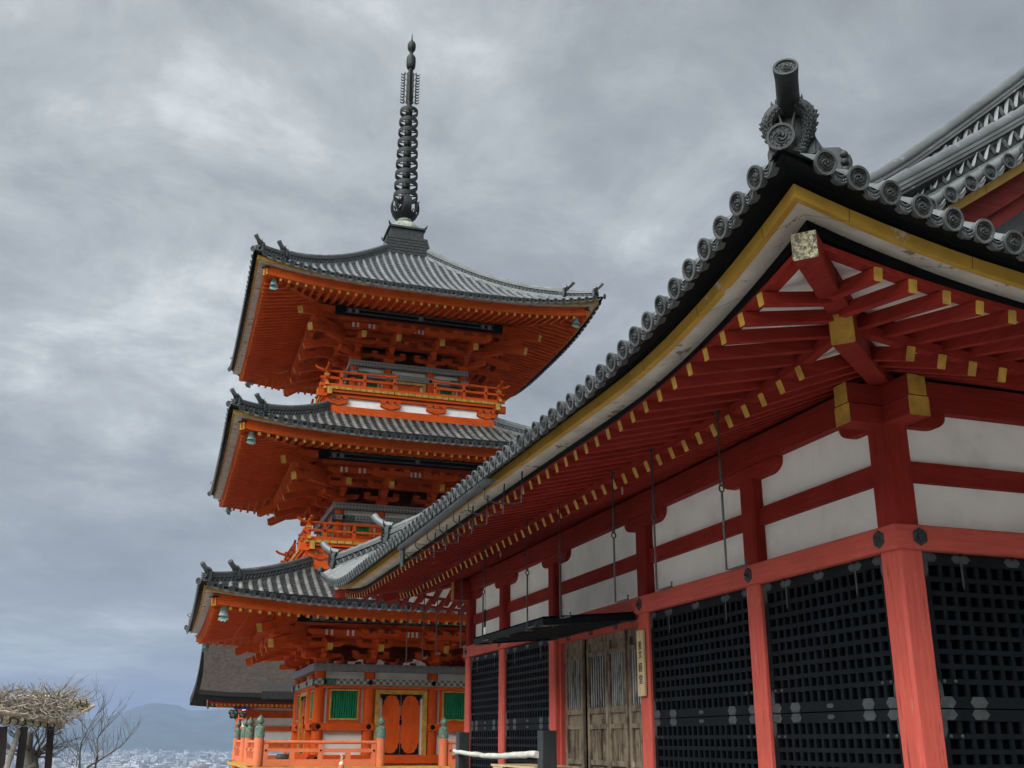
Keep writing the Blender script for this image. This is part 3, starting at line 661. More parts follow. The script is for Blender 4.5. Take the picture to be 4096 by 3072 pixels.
# corner rafters with gilt ends
for k, (i, sgn) in enumerate(((0, 1), (1, 1), (2, 1), (3, 1))):
    sd = HS[i]; c = sd.p(sd.L, 0, 0); dg = (sd.A+sd.B)
    q = lambda e, z: c+dg*e+V((0, 0, z))
    mb = MB()
    mb.beam(q(-.15, 5.17), q(1.66, 4.80), .19, .25, e1=1, ch=.008)
    mb.beam(q(1.30, 5.06), q(2.10, 4.99), .185, .20, ch=.008); mb.beam(q(2.05, 4.995), q(2.63, 4.93), .175, .20, e1=2, ch=.008)
    mb.build('corner_rafter', ['red_x', 'gold', 'gilt_worn'], hall)
# ---- tiled roof: hipped skirt, gabled upper roof
prof = lambda e: 4.76+.555*(3-e)+.014*(3-e)**2 if e < 3 else 4.76-.43*(e-3)
GX = .35
def htop(sd, a):
    if sd in (HS[0], HS[2]):
        x = sd.p(a, 0, 0).x
        if x > GX+.55: return x if sd is HS[0] or sd is HS[2] else 0
        if x < XW-GX-.55: return XW-x
        return -YN/2
    y = a
    return max(GX, -y, y-sd.L)
rt_lift = fade(l_tile, 3)
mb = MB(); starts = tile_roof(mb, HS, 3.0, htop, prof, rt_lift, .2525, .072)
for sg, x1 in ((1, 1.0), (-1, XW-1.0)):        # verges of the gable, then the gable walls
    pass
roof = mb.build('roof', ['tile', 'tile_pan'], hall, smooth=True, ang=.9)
disc = crest_disc(.088); dme = None
lowd = crest_disc(.088, detail=False)
pans = MB()
for sd, a in starts:
    e = 3.02; z = prof(2.98)+rt_lift(sd, a, 3.0)+.028
    slope = V((0, 0, 0)); dz = (rt_lift(sd, a+.1, 3)-rt_lift(sd, a-.1, 3))/.2
    d_out = (sd.B+V((0, 0, -.22))+sd.A*random.uniform(-.05, .05)+V((0, 0, random.uniform(-.05, .05)))).normalized()
    vis = sd in (HS[0], HS[1])
    upv = (V((0, 0, 1))-sd.A*0).normalized()
    if vis:
        if dme is None: o = disc.build('eave_tile', ['tile_cap', 'tile_relief'], hall, smooth=True, ang=.8); dme = o
        else: o = inst(dme, Matrix(), hall)
        o.matrix_basis = place(d_out, sd.p(a, e, z)) @ Matrix.Rotation(random.uniform(-.25, .25), 4, 'Z')
    else: pans.merge(lowd, place(d_out, sd.p(a, e, z)))
    # curved lip of the pan tile to the right of this row
    a2 = a+.2525; zb = prof(2.98)+.03
    if a2 < sd.L+2.99:
        outer = []; inner = []
        for q in range(9):
            t_ = q/8; aa = a+.06+(.2525-.12)*t_; s_ = -.055*sin(pi*t_)
            zc = zb+rt_lift(sd, aa, 3.0)+s_+.02
            outer.append((sd.p(aa, 2.985, zc), sd.p(aa, 2.985, zc-.062))); inner.append((sd.p(aa, 2.925, zc+.03), sd.p(aa, 2.925, zc-.03)))
        pans.grid([[o_[0] for o_ in outer], [o_[1] for o_ in outer]]); pans.grid([[o_[0] for o_ in outer], [o_[0] for o_ in inner]]); pans.grid([[o_[1] for o_ in outer], [o_[1] for o_ in inner]])
        lip = [sd.p(a+.06+(.2525-.12)*q/8, 2.992, zb+rt_lift(sd, a+.06+(.2525-.12)*q/8, 3.0)-.055*sin(pi*q/8)+.022) for q in range(9)]
        pans.tube(lip, .007, 5); pans.tube([p_-V((0, 0, .052)) for p_ in lip], .005, 5)
        pans.tube([lip[0].lerp(lip[-1], q/16)+V((0, 0, -.028-.055*sin(pi*q/16)+.006*sin(q*2.4))) for q in range(2, 15)], .0045, 4)
pans.build('pan_tile', ['tile_cap', 'tile_relief'], hall, smooth=True, ang=.8)
# gables: wall, red bargeboards with a yellow strip, verge tiles, descending ridges
for sg, xe in ((1, 0.), (-1, XW)):
    X = lambda v: xe+sg*v
    gw = MB(); n = 24; ys = [GX*0-.35+ (YN+.7)*k/n for k in range(n+1)]
    gp = lambda y: prof(-min(y, YN-y))
    gw.add([(X(GX-.05), y, gp(y)-.10) for y in ys]+[(X(GX-.05), ys[-1], 5.9), (X(GX-.05), ys[0], 5.9)], [tuple(range(n+3))])
    gw.build('gable_wall', 'red_z', hall)
    for dz0, dz1, xa, xb, nm, mt in ((-.62, -.42, .66, .71, 'bargeboard', 'red_shade'), (-.45, -.20, .70, .765, 'bargeboard', 'red_shade'), (-.205, -.105, .76, .86, 'yellow_gable_strip', 'gold_band'), (-.103, -.0, .60, .92, 'verge_batten', 'black')):
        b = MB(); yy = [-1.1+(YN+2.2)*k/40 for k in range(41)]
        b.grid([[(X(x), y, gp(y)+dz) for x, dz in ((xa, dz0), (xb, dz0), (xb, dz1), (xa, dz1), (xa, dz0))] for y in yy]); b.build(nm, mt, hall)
    vt = MB(); md = None
    yy = [.27+.268*k for k in range(int((YN-.5)/.268))]
    for y in [-.8, -.53, -.265, 0]+yy:
        zc = gp(y)-.015; o = inst(dme, place((sg, 0, -.06), (X(1.0), y, zc)) @ Matrix.Rotation(random.uniform(-.3, .3), 4, 'Z'), hall) if sg > 0 else None
        vt.tube([(X(.95), y, zc), (X(.42), y, zc+.06)], .07, 8)
        l2 = [(X(.985), y+.06+.148*q/6, gp(y+.06+.148*q/6)-.02-.045*sin(pi*q/6)) for q in range(7)]
        vt.grid([l2, [(x, yq, z-.05) for x, yq, z in l2]]); vt.grid([l2, [(X(.5), yq, z+.05) for x, yq, z in l2]]); vt.tube(l2, .007, 5)
    for side in (0, 1): vt.tube([(X(.90), (y if side == 0 else YN-y), gp(y)+.02) for y in [-1.0+.295*k for k in range(21)]], [.070 if k % 2 else .063 for k in range(21)], 10)
    vt.build('verge_tile', 'tile', hall, smooth=True)
    for xr, w, h, bn, nm in ((.72, .24, .50, 1, 'verge_ridge'), (.24, .30, .74, 2, 'descending_ridge')):
        for side in (0, 1):
            pth = [(X(xr), (y if side == 0 else YN-y), gp(y)+(.06 if bn == 1 else 0)) for y in [-1.15+.3*k for k in range(int(6.0/.3)+1)]]
            if bn == 2: pth = [V((x, y, z+.13*max(0, min(y, YN-y)-.2))) for x, y, z in pth]
            ridge(pth, w, h, bn, .21, foot=.9 if bn == 2 else .1).build(nm, ['tile', 'tile_dark'], roof, smooth=True, ang=.6)
mb = ridge([(x, YN/2, prof(-YN/2)) for x in (1.0, -4, -10, XW-1.0)], .42, .95, 2, .21); mb.build('main_ridge', ['tile', 'tile_dark'], roof, smooth=True, ang=.6)
# hip ridges in two steps with ornaments at their ends
def ornament(M, s=1., dragon=False, plain=False):
    """ridge-end tile in its own frame: +Z up, -Y outwards; s = size; with the round tile that juts from its top"""
    mb = MB()
    out = [(-.24, 0), (-.245, .10), (-.20, .20), (-.215, .34), (-.13, .44), (0, .47), (.13, .44), (.215, .34), (.20, .20), (.245, .10), (.24, 0)]
    mb.prism([(x*s, 0, z*s) for x, z in out], (0, .11*s, 0)); mb.prism([(x*s*.88, -.02*s, .02+z*s*.92) for x, z in out], (0, .022*s, 0))
    if plain:
        for sg in (-1, 1):
            for k in range(5): mb.ball((sg*.165*s, -.02*s, (.05+.075*k)*s), .035*s, 10)
    elif dragon:
        for sg in (-1, 1):
            pts = []; rs = []
            for k in range(23):
                t = k/22; a = -.6+t*3.0
                pts.append((sg*s*(.03+.165*sin(min(a+.6, 3.0)*.95+.05)), -s*(.05+.015*sin(t*5)), s*(.395-.36*t+.055*sin(t*pi)))); rs.append(s*(.050+.030*sin(pi*min(1, t*1.1)))*(1-.3*t))
            mb.tube(pts, rs, 12)
            for k in range(1, 22):
                p_ = V(pts[k]); rr = rs[k]
                for j in range(5):                                    # scales
                    aa = pi*(.12+.19*j)+(.1 if k % 2 else 0); mb.ball((p_.x+sg*rr*.94*cos(aa)*1, p_.y-rr*.94*sin(aa), p_.z), s*.0165, 6, 0, (1, .7, 1.1))
                if k in (2, 4, 6, 9, 11, 14, 16, 18):
                    d = V((sg*(.35 if k < 6 else 1), -.15, 1 if k < 6 else -.05)).normalized(); mb.tube([p_+d*rr*.8, p_+d*(rr+s*.012), p_+d*(rr+s*.030)+V((0, 0, s*.008))], [s*.022, s*.014, s*.002], 5)
        for sx_ in (-1, 1):                                           # horns and snout above the corner tile
            mb.tube([(sx_*s*.03, -.10*s, .16*s), (sx_*s*.055, -.13*s, .235*s), (sx_*s*.075, -.12*s, .31*s)], [s*.022, s*.018, s*.005], 6)
            mb.ball((sx_*s*.035, -.13*s, .15*s), s*.03, 8)
        mb.tube([(0, -.06*s, .19*s), (0, -.14*s, .13*s), (0, -.18*s, .10*s)], [s*.055, s*.05, s*.03], 8)
        for k in range(7): mb.ball((s*.11*(k-3)/3, -.04*s, (.06+.02*(k % 2))*s), s*.035, 7)
    else:
        mb.ball((0, -.03*s, .22*s), .10*s, 10); mb.ball((-.07*s, -.04*s, .31*s), .05*s, 8); mb.ball((.07*s, -.04*s, .31*s), .05*s, 8); mb.ball((0, -.08*s, .16*s), .055*s, 8)
        for sg in (-1, 1):
            mb.tube([(sg*.06*s, -.04*s, .36*s), (sg*.12*s, -.07*s, .46*s), (sg*.17*s, -.07*s, .56*s)], [.035*s, .025*s, .006*s], 6)
            for k in range(4): mb.tube([(sg*.19*s, -.02*s, (.08+.08*k)*s), (sg*.25*s, -.03*s, (.10+.08*k)*s), (sg*.29*s, -.03*s, (.14+.08*k)*s)], [.035*s, .028*s, .006*s], 6)
    o = MB(); o.merge(mb, M); return o
def toribusuma(M, s=1., ln=.41, disc_=True, rise=(.36, .62)):
    """upturned round tile on top of the ornament"""
    o = MB(); r = .088*s
    pts = [(0, .12*s, .42*s), (0, -.02*s, .455*s), (0, -.14*s, .485*s), (0, (-.02-ln*.75)*s, (.455+ln*rise[0])*s), (0, (-.02-ln)*s, (.455+ln*rise[1])*s)]
    o.tube(pts, [r*1.12, r*1.10, r*1.02, r*1.0, r*1.10], 16)
    d = V(pts[-1])-V(pts[-2]); c = crest_disc(r*1.1, .03, disc_); o.merge(c, place(d, V(pts[-1])+d.normalized()*.006))
    q = MB(); q.merge(o, M); q.m = o.m; return q
for i, sd in enumerate(HS):
    c = sd.p(sd.L, 0, 0); dg = (sd.A+sd.B)
    hz_ = lambda e: prof(e)+.66*max(0., 1-0/4.2)**2*max(0., min(1., (e+1.5)/4.5))**1.6
    q = lambda e, z=0: c+dg*e+V((0, 0, hz_(e)+z))
    rz = Matrix((V((sd.A+(-sd.B)*1)).normalized()*1, -dg.normalized(), V((0, 0, 1)))).transposed().to_4x4()
    rz = Matrix(((dg.cross(V((0, 0, -1)))).normalized(), -dg.normalized(), V((0, 0, 1)))).transposed().to_4x4()
    det = i == 0
    for e0, e1, w, h, s in ((2.66, 1.25, .26, .40, .90), (1.60, .30, .28, .56, 1.0)):
        pth = [q(e0-(e0-e1)*k/8) for k in range(9)]; rr = ridge(pth, w, h, 1, .17)
        ro = rr.build('hip_ridge', ['tile', 'tile_dark'], roof, smooth=True, ang=.6)
        M = Matrix.Translation(q(e0+.04, .02 if s < 1 else .10)) @ rz
        MO = M @ Matrix.Diagonal((.82, 1, 1.2, 1)) if det and s < 1 else M
        if det and s < 1: M = M @ Matrix.Rotation(R(10), 4, 'Z') @ Matrix.Translation((0, 0, .03))
        ornament(MO, s, det and s < 1, det and s >= 1).build('ridge_ornament', 'tile_dark', roof, smooth=True, ang=1.2)
        if not (det and s >= 1): toribusuma(M, s, rise=(.14, .22) if det else (.36, .62)).build('ridge_end_tile', ['tile_dark' if det else 'tile', 'tile_relief'], roof, smooth=True, ang=.8)
    # corner eave tile on the hip line
    o = MB(); o.merge(crest_disc(.098), place(dg+V((0, 0, -.15)), q(3.0, .09))); o.m = crest_disc(.098).m; o.build('corner_tile', ['tile_dark', 'tile_relief'], roof, smooth=True, ang=.8)
# half-round gutter on the western eave with wire brackets
gt = MB(); g0, g1 = V((-3.2, -3.10, 4.56)), V((-7.9, -3.10, 4.53)); n = 10
P = []
for t in (0, 1):
    p_ = g0.lerp(g1, t); P.append([p_+V((0, .068*cos(a), .068*sin(a))) for a in [pi+pi*k/n for k in range(n+1)]]); 
P2 = [[p_+(p_-g0.lerp(g1, t))*-.08 for p_ in row] for t, row in zip((0, 1), P)]
gt.grid(P); gt.grid(P2)
for row in P: gt.add(row, [tuple(range(n+1))])
gt.tube([g1+V((.12, 0, -.06)), g1+V((.12, 0, -.32))], .04, 10)
go = gt.build('gutter', 'iron', hall, smooth=True)
for k in range(7):
    x = -3.45-k*.70; b = MB()
    b.tube([(x, -3.03, 4.60), (x, -3.035, 4.53), (x, -3.10, 4.485), (x, -3.168, 4.53), (x, -3.168, 4.58)], .008, 5)
    b.tube([(x, -3.10, 4.487), (x, -3.09, 4.38), (x, -3.04, 4.345), (x, -2.95, 4.335), (x, -2.70, 4.335), (x, -2.63, 4.36), (x, -2.62, 4.75)], .010, 5); b.build('gutter_bracket', 'iron', go)
# low platform the hall stands on
mb = MB(); mb.box(XW-1.3, 1.3, -1.3, YN+1.3, 0, .42); mb.build('platform', 'stone', hall)
# nameplate on the column beside the door
sg_ = thing('sign', 'narrow pale wooden nameplate with brushed black characters hung on a red column', 'sign', (-5.44, -.172, 2.24), R(0))
b = MB(); b.box(-.105, .105, -.022, .012, 0, .885); b.build('board', 'sign_wood', sg_, bevel=.003)
fcv = []
for ch, z, size in (('重', .635, .125), ('文', .515, .115), ('経', .335, .135), ('堂', .175, .135)):
    cu = bpy.data.curves.new('character', 'FONT'); cu.body = ch; cu.size = size; cu.extrude = .0012; cu.align_x = 'CENTER'; cu.offset = .0012
    o = bpy.data.objects.new('character', cu); C.objects.link(o); o.parent = sg_; o.location = (.0, -.0235, z); o.rotation_euler = (R(90), R(-2), 0); o.data.materials.append(MATS['ink']); fcv.append(o)
b = MB(); b.prism([(-.010, -.0235, .865), (-.003, -.0235, .866), (.004, -.0235, .80), (.001, -.0235, .795)], (0, -.0015, 0)); b.build('brush_stroke', 'ink', sg_)

bpy.context.view_layer.update(); dgr = bpy.context.evaluated_depsgraph_get()
for o in fcv:
    me = bpy.data.meshes.new_from_object(o.evaluated_get(dgr)); n_ = bpy.data.objects.new('painted_character', me); C.objects.link(n_); n_.parent = sg_; n_.location = o.location; n_.rotation_euler = o.rotation_euler
    if not me.materials: me.materials.append(MATS['ink'])
for o in fcv: bpy.data.objects.remove(o)
# ================================================================ the three-storied pagoda
PC = V((-28.683, 1.083, 0)); PYAW = -.011
pag = thing('pagoda', 'three-storied orange pagoda with grey tiled roofs, gold-tipped rafters and a tall dark spire', 'pagoda', PC, PYAW)
PM = Matrix.Translation(PC) @ Matrix.Rotation(PYAW, 4, 'Z')
Q0 = rect_sides(0, 0, 0, 0)
def psides(c): return rect_sides(-c, c, -c, c)
ST = [dict(c=2.60, ci=1.03, E=6.49, G=5.32, dw=(3.71, 3.94, 2.86), nk=(3.29, 3.49), z0=.95, pw=4.2, tw=4.35, At=.46, Ag=.28, pr=(.35, .03), base=3.30, tile='tile_old'),
      dict(c=2.25, ci=.85, E=6.13, G=10.55, dw=(8.98, 9.19, 2.48), nk=(8.60, 8.78), z0=7.70, dk=3.40, pw=3.85, tw=4.0, At=.50, Ag=.31, pr=(.27, .065), base=3.02, tile='tile_old'),
      dict(c=1.98, ci=.77, E=5.83, G=15.76, dw=(14.21, 14.42, 2.16), nk=(13.80, 14.01), z0=13.0, dk=3.12, pw=3.6, tw=3.8, At=.56, Ag=.36, pr=(.46, .05), base=.88, tile='tile')]
PL = lambda A, E: (lambda sd, a, e: A*(abs(a)/E)**3)
pdisc = crest_disc(.088, .06, False)
RP = []
def octa(mb, sd, a, e, z0, z1, r, n=14, mi=0): c_ = sd.p(a, e, 0); mb.lathe([(r, z0), (r, z1)], n, Matrix.Translation((c_.x, c_.y, 0)), mi)
def arm(mb, sd, a, e, half, z0, z1, w, along=True, mi=0, gold=None):
    """bracket arm with rounded-up ends: along the wall or outwards"""
    prof_ = [(-half, z1), (-half, z0+(z1-z0)*.55), (-half+.05, z0+(z1-z0)*.25), (-half+.16, z0), (half-.16, z0), (half-.05, z0+(z1-z0)*.25), (half, z0+(z1-z0)*.55), (half, z1)]
    if along: mb.prism([sd.p(a+x, e-w/2, z) for x, z in prof_], sd.B*w, mi)
    else: mb.prism([sd.p(a-w/2, e+x, z) for x, z in prof_], sd.A*w, mi)
def block(mb, sd, a, e, z0, z1, w, mi=0):
    h = w/2; b = w*.36; zm = z0+(z1-z0)*.45
    vs = [sd.p(a+x*b, e+y*b, z0) for x, y in ((-1, -1), (1, -1), (1, 1), (-1, 1))]+[sd.p(a+x*h, e+y*h, zm) for x, y in ((-1, -1), (1, -1), (1, 1), (-1, 1))]+[sd.p(a+x*h, e+y*h, z1) for x, y in ((-1, -1), (1, -1), (1, 1), (-1, 1))]
    mb.add(vs, [(3, 2, 1, 0), (8, 9, 10, 11)]+[(k*4+i, k*4+(i+1) % 4, k*4+4+(i+1) % 4, k*4+4+i) for k in (0, 1) for i in range(4)], mi)
for si, s in enumerate(ST):
    c, ci, E, G, zd, pw = s['c'], s['ci'], s['E'], s['G'], s['dw'][1], s['pw']
    gl, tl, ul = PL(s['Ag'], E), PL(s['At'], E), PL(s['Ag']*.95, E)
    QS = psides(c)
    # --- body: wall, columns, beams, windows, doors
    mb = MB(); mb.box(-c+.02, c-.02, -c+.02, c-.02, s['z0']-.4, zd+.02); mb.build('plaster_wall', 'plaster_warm', pag)
    for x, y in [(x, y) for x in (-c, -ci, ci, c) for y in (-c, -ci, ci, c) if max(abs(x), abs(y)) == c]:
        mb = MB(); r_ = .175 if si == 0 else .155; mb.lathe([(r_, s['z0']), (r_, zd-.2), (r_*.94, zd-.1)], 20, Matrix.Translation((x, y, 0))); mb.build('column', 'org_z', pag, smooth=True)
    hd_ = s['dw'][2]
    mb = MB(); mb.box(-hd_, hd_, -hd_, hd_, s['dw'][0], zd); mb.build('patterned_plate_beam', 'pattern_blue' if si == 0 else 'pattern_diamond', pag)
    for i, sd in enumerate(Q0):
        mb = MB(); hw = c+.26; kp = .20 if si == 0 else .175
        mb.grid([[sd.p(a, e, z) for e, z in ((c-.08, s['nk'][0]), (c+kp, s['nk'][0]), (c+kp, s['nk'][1]), (c-.08, s['nk'][1]), (c-.08, s['nk'][0]))] for a in (-hw, hw)])
        mb.add([sd.p(hw, e, z) for e, z in ((c-.08, s['nk'][0]), (c+kp, s['nk'][0]), (c+kp, s['nk'][1]), (c-.08, s['nk'][1]))], [(0, 1, 2, 3)]); mb.add([sd.p(-hw, e, z) for e, z in ((c-.08, s['nk'][0]), (c+kp, s['nk'][0]), (c+kp, s['nk'][1]), (c-.08, s['nk'][1]))], [(3, 2, 1, 0)])
        for sg in (-1, 1): mb.grid([[sd.p(a, e, z) for e, z in ((c-.07, s['nk'][0]-.004), (c+kp+.004, s['nk'][0]-.004), (c+kp+.004, s['nk'][1]+.004), (c-.07, s['nk'][1]+.004))] for a in (sg*(hw+.003), sg*(hw-.75))], 1)
        mb.build('patterned_tie_beam', ['pattern_checker' if si == 0 else 'pattern_diamond', 'green_dark'], pag)
        ax = 'xyxy'[i]
        beams = [(1.95, 2.16, .20), (.98, 1.22, .22), (3.20, 3.285, .16)] if si == 0 else [(s['z0']+.32, s['z0']+.42, .14)]
        for z0, z1, ee in beams:
            for a0, a1 in ((-c-ee, -ci+.17), (ci-.17, c+ee)) if (si == 0 and z1 < 3 and z0 > 1.5) else ((-c-ee, c+ee),):
                mb = MB(); P = [[sd.p(a, e, z) for e, z in ((c, z0), (c+ee, z0), (c+ee, z1), (c, z1), (c, z0))] for a in (a0, a1)]; mb.grid(P)
                mb.add(P[0][:4], [(3, 2, 1, 0)]); mb.add(P[1][:4], [(0, 1, 2, 3)]); mb.build('tie_beam', 'org_'+ax, pag)
        for a in (-c, -ci, ci, c):
            for z, ee in (((2.055, .20), (3.39, .205), (1.10, .22)) if si == 0 else ((s['nk'][0]+.09, .18),)):
                if si == 0 and z == 1.10 and abs(a) < c: continue
                nail_cover(sd.p(a+(.12 if a == -c and z > 3 else 0), c+ee, z), sd.B, .085 if si == 0 else .07).build('nail_cover', 'black', pag)
        # windows either side, doors in the middle bay
        wz0, wz1 = (2.25, 3.18) if si == 0 else (s['z0']+.16, s['nk'][0]-.12)
        for sg in (-1, 1):
            wc = sg*(c+ci)/2; hw = (c-ci)/2-.32
            mb = MB(); P = lambda x0, x1, z0, z1, e0, e1, mi=0: mb.add([sd.p(a, e, z) for e in (e0, e1) for a, z in ((x0, z0), (x1, z0), (x1, z1), (x0, z1))], [(0, 1, 2, 3), (7, 6, 5, 4), (0, 4, 5, 1), (1, 5, 6, 2), (2, 6, 7, 3), (3, 7, 4, 0)], mi)
            f = .055
            for q in ((wc-hw, wc-hw+f, wz0, wz1), (wc+hw-f, wc+hw, wz0, wz1), (wc-hw+f, wc+hw-f, wz0, wz0+f), (wc-hw+f, wc+hw-f, wz1-f, wz1)): P(*q, c-.02, c+.10)
            for q in ((wc-hw-.07, wc-hw-.004, wz0-.05, wz1+.02), (wc+hw+.004, wc+hw+.07, wz0-.05, wz1+.02), (wc-hw-.004, wc+hw+.004, wz0-.085, wz0-.004)): P(*q, c-.02, c+.075, 1)
            wo = mb.build('window', ['gold', 'org_z'], pag)
            mb = MB(); n = 11
            for k in range(n):
                x = wc-hw+f+(2*hw-2*f)*(k+.5)/n; w_ = (2*hw-2*f)/n*.5
                mb.prism([sd.p(x-w_*.98, c+.02, wz0+f), sd.p(x, c+.075, wz0+f), sd.p(x+w_*.98, c+.02, wz0+f)], (0, 0, wz1-wz0-2*f))
            mb.build('green_slats', 'green', wo)
        mb = MB(); dz0, dz1, hw, fr_ = (1.22, 3.18, .84, .13) if si == 0 else (s['z0']+.05, s['nk'][0]-.02, .60, .10)
        for q in ((-hw, -hw+fr_, dz0, dz1), (hw-fr_, hw, dz0, dz1), (-hw+fr_, hw-fr_, dz1-fr_, dz1)): P(*q, c-.02, c+.16)
        do = mb.build('door_frame', 'gold', pag)
        mb = MB(); P(-hw+fr_, hw-fr_, dz0, dz1-fr_, c-.01, c+.05, 1); dw_ = hw-fr_-.10
        P(-dw_, -.012, dz0+.02, dz1-fr_-.01, c+.051, c+.10); P(.012, dw_, dz0+.02, dz1-fr_-.01, c+.051, c+.10)
        leaf = mb.build('door', ['org_z', 'plaster_warm'], pag)
        if si == 0:                                              # black openwork fittings in the corners of both leaves
            for sg in (-1, 1):
                f = MB()
                for zc, vz in ((dz0+.02, 1), (dz1-fr_-.01, -1)):
                    for x_, hx in ((sg*.015, sg), (sg*dw_, -sg)):
                        pts = [(x_, zc), (x_+hx*.25, zc), (x_+hx*.20, zc+vz*.05), (x_+hx*.13, zc+vz*.07), (x_+hx*.11, zc+vz*.14), (x_+hx*.05, zc+vz*.19), (x_+hx*.045, zc+vz*.30), (x_, zc+vz*.34)]
                        f.prism([sd.p(x, c+.101, z) for x, z in pts], sd.B*.006)
                for z_ in (dz0+.02, dz1-fr_-.04): f.prism([sd.p(x, c+.1005, z_+q) for x, q in ((sg*.013, 0), (sg*dw_, 0), (sg*dw_, .03), (sg*.013, .03))], sd.B*.004)
                f.build('door_fitting', 'black', leaf)
            f = MB()
            P2 = lambda x0, x1, z0, z1: f.add([sd.p(a, c+.112, z) for a, z in ((x0, z0), (x1, z0), (x1, z1), (x0, z1))], [(0, 1, 2, 3)])
            f.prism([sd.p(x, c+.10, z) for x, z in ((-.035, 2.12), (.035, 2.12), (.035, 2.28), (-.035, 2.28))], sd.B*.02); f.tube([sd.p(0, c+.12, 2.30), sd.p(0, c+.12, 2.40)], .02, 6)
            for x_ in (-dw_-.03, dw_+.03): f.tube([sd.p(x_, c+.12, dz1-fr_-.12), sd.p(x_, c+.12, dz1-fr_+.06)], .03, 8)
            f.build('door_bolt', 'black', leaf)
    # --- brackets
    th = (G-.26-zd)/3; out = (pw-c)/3
    for i, sd in enumerate(Q0):
        ax = 'xyxy'[i]
        for a in (-ci, ci, c):
            corner = a == c
            mb = MB(); block(mb, sd, a, c, zd, zd+.17, .40)
            for k in range(3):
                z = zd+.15+th*k*.86; e = c+out*k
                arm(mb, sd, a, e, .60 if k < 2 else .62, z+.02, z+.17, .15)
                for x in (-.50, 0, .50): block(mb, sd, a+x, e, z+.17, z+.29, .20)
                if k < 2:
                    arm(mb, sd, a, c+out*(k+.5)-.2, out*.5+.30+out*k*.5, z, z+.155, .15, False); block(mb, sd, a, c+out*(k+1), z+.155, z+.29, .21)
                if corner:
                    e2 = lambda q: V((q, -q, 0)) if i == 0 else (V((q, q, 0)) if i == 1 else (V((-q, q, 0)) if i == 2 else V((-q, -q, 0))))
                    arm(mb, QS[(i+1) % 4], 0, out*k, .62, z+.02, z+.17, .15)
                    b_ = e2(c+out*(k+1)+.12); mb.beam(e2(c-.2)+V((0, 0, z+.08)), b_+V((0, 0, z+.08)), .17, .17)
            z = zd+.15+th*2*.86
            # slanting tail rafter with gold end
            tz = G-.98; tw = s['tw']
            tr_ = [(sd.p(a, c-.1, tz+(tw-c+.1)*.32), sd.p(a, tw, tz), .165, .225)]
            block(mb, sd, a, tw-.20, tz+.16, tz+.28, .21); arm(mb, sd, a, tw-.20, .62, tz+.29, tz+.45, .15)
            for x in (-.50, 0, .50): block(mb, sd, a+x, tw-.20, tz+.45, tz+.56, .20)
            if corner:
                tr_.append((sd.p(-c, c-.1, tz+(tw-c+.1)*.32), sd.p(-c, tw, tz), .165, .225))
                for d_, zz_, l_ in ((tw+.02, tz+.04, .32), (tw+.42, tz+.44, .34)):
                    tr_.append((e2(c-.1)+V((0, 0, zz_+(d_-c)*.40)), e2(d_)+V((0, 0, zz_)), .20, .25))
            mb.build('bracket_cluster', ['org_'+ax, 'gold'], pag)
            for q_ in tr_: mb = MB(); mb.beam(*q_, 0, e1=1); mb.build('tail_rafter', ['org_'+ax, 'gold'], pag)
        # through beams, sloping soffit boards, white infill, painted purlin
        mb = MB()
        for k, (e, z) in enumerate(((c+out, zd+.15+th*.86+.29), (c+2*out, zd+.15+th*1.72+.29), (c, zd+.15+th*.86+.29), (c, zd+.60))):
            h_ = c+out*1.5; mb.grid([[sd.p(x, ee, zz_) for ee, zz_ in ((e-.07, z), (e+.07, z), (e+.07, z+.15), (e-.07, z+.15), (e-.07, z))] for x in (-h_, h_)])
        zA, zB = zd+.15+th*1.72+.30, G-.10
        mb.grid([[sd.p(-q, q, z), sd.p(q, q, z)] for q, z in ((c-.1, zd+.80), (c+.03, zd+.80), (c+.03, zd+1.0), (c+2*out, zA+.25), (pw, zB))])
        mb.build('bracket_soffit', 'org_'+ax, pag)
        mb = MB(); cuts = [-pw*.66]; wh = []                          # board under the purlin with small white panels let in
        for k in range(9):
            x = -pw*.62+pw*1.24*k/8
            for dx in ((-.14, .0, .14) if k == 4 else (-.08, .08)): cuts += [x+dx-.035, x+dx+.035]; wh += [0, 1]
        cuts.append(pw*.66); wh.append(0)
        o_ = [sd.p(x, pw-.16, z) for z in (G-.62, G-.45) for x in cuts]; n_ = len(cuts)
        mb.add(o_, [(k, k+1, n_+k+1, n_+k) for k in range(n_-1)], wh)
        mb.build('infill_board', ['org_'+ax, 'plaster_warm'], pag)
        mb = MB(); hw = c+1.02; P_ = [[sd.p(a, e, z) for e, z in ((pw-.09, G-.26), (pw+.09, G-.26), (pw+.09, G-.03), (pw-.09, G-.03), (pw-.09, G-.26))] for a in (-hw, hw)]
        mb.grid(P_)
        for zz_ in (G-.235, G-.205, G-.085, G-.055): mb.grid([[sd.p(-hw+.35, pw+.0925, zz_), sd.p(hw-.35, pw+.0925, zz_)], [sd.p(-hw+.35, pw+.0925, zz_+.012), sd.p(hw-.35, pw+.0925, zz_+.012)]], 1)
        for a in (-hw+.5, -hw+.75, 0, hw-.75, hw-.5): mb.lathe([(.085, 0), (.07, .006), (.05, .003), (.03, .006)], 12, place(sd.B, sd.p(a, pw+.088, G-.145)), 1)
        for sg in (-1, 1): mb.beam(sd.p(sg*(hw+.001), pw, G-.145), sd.p(sg*(pw+.15), pw, G-.145), .175, .225, 2)
        mb.build('painted_purlin' if i % 2 else 'purlin', ['black', 'pattern_blue', 'org_'+ax] if i % 2 else ['org_'+ax]*3, pag)
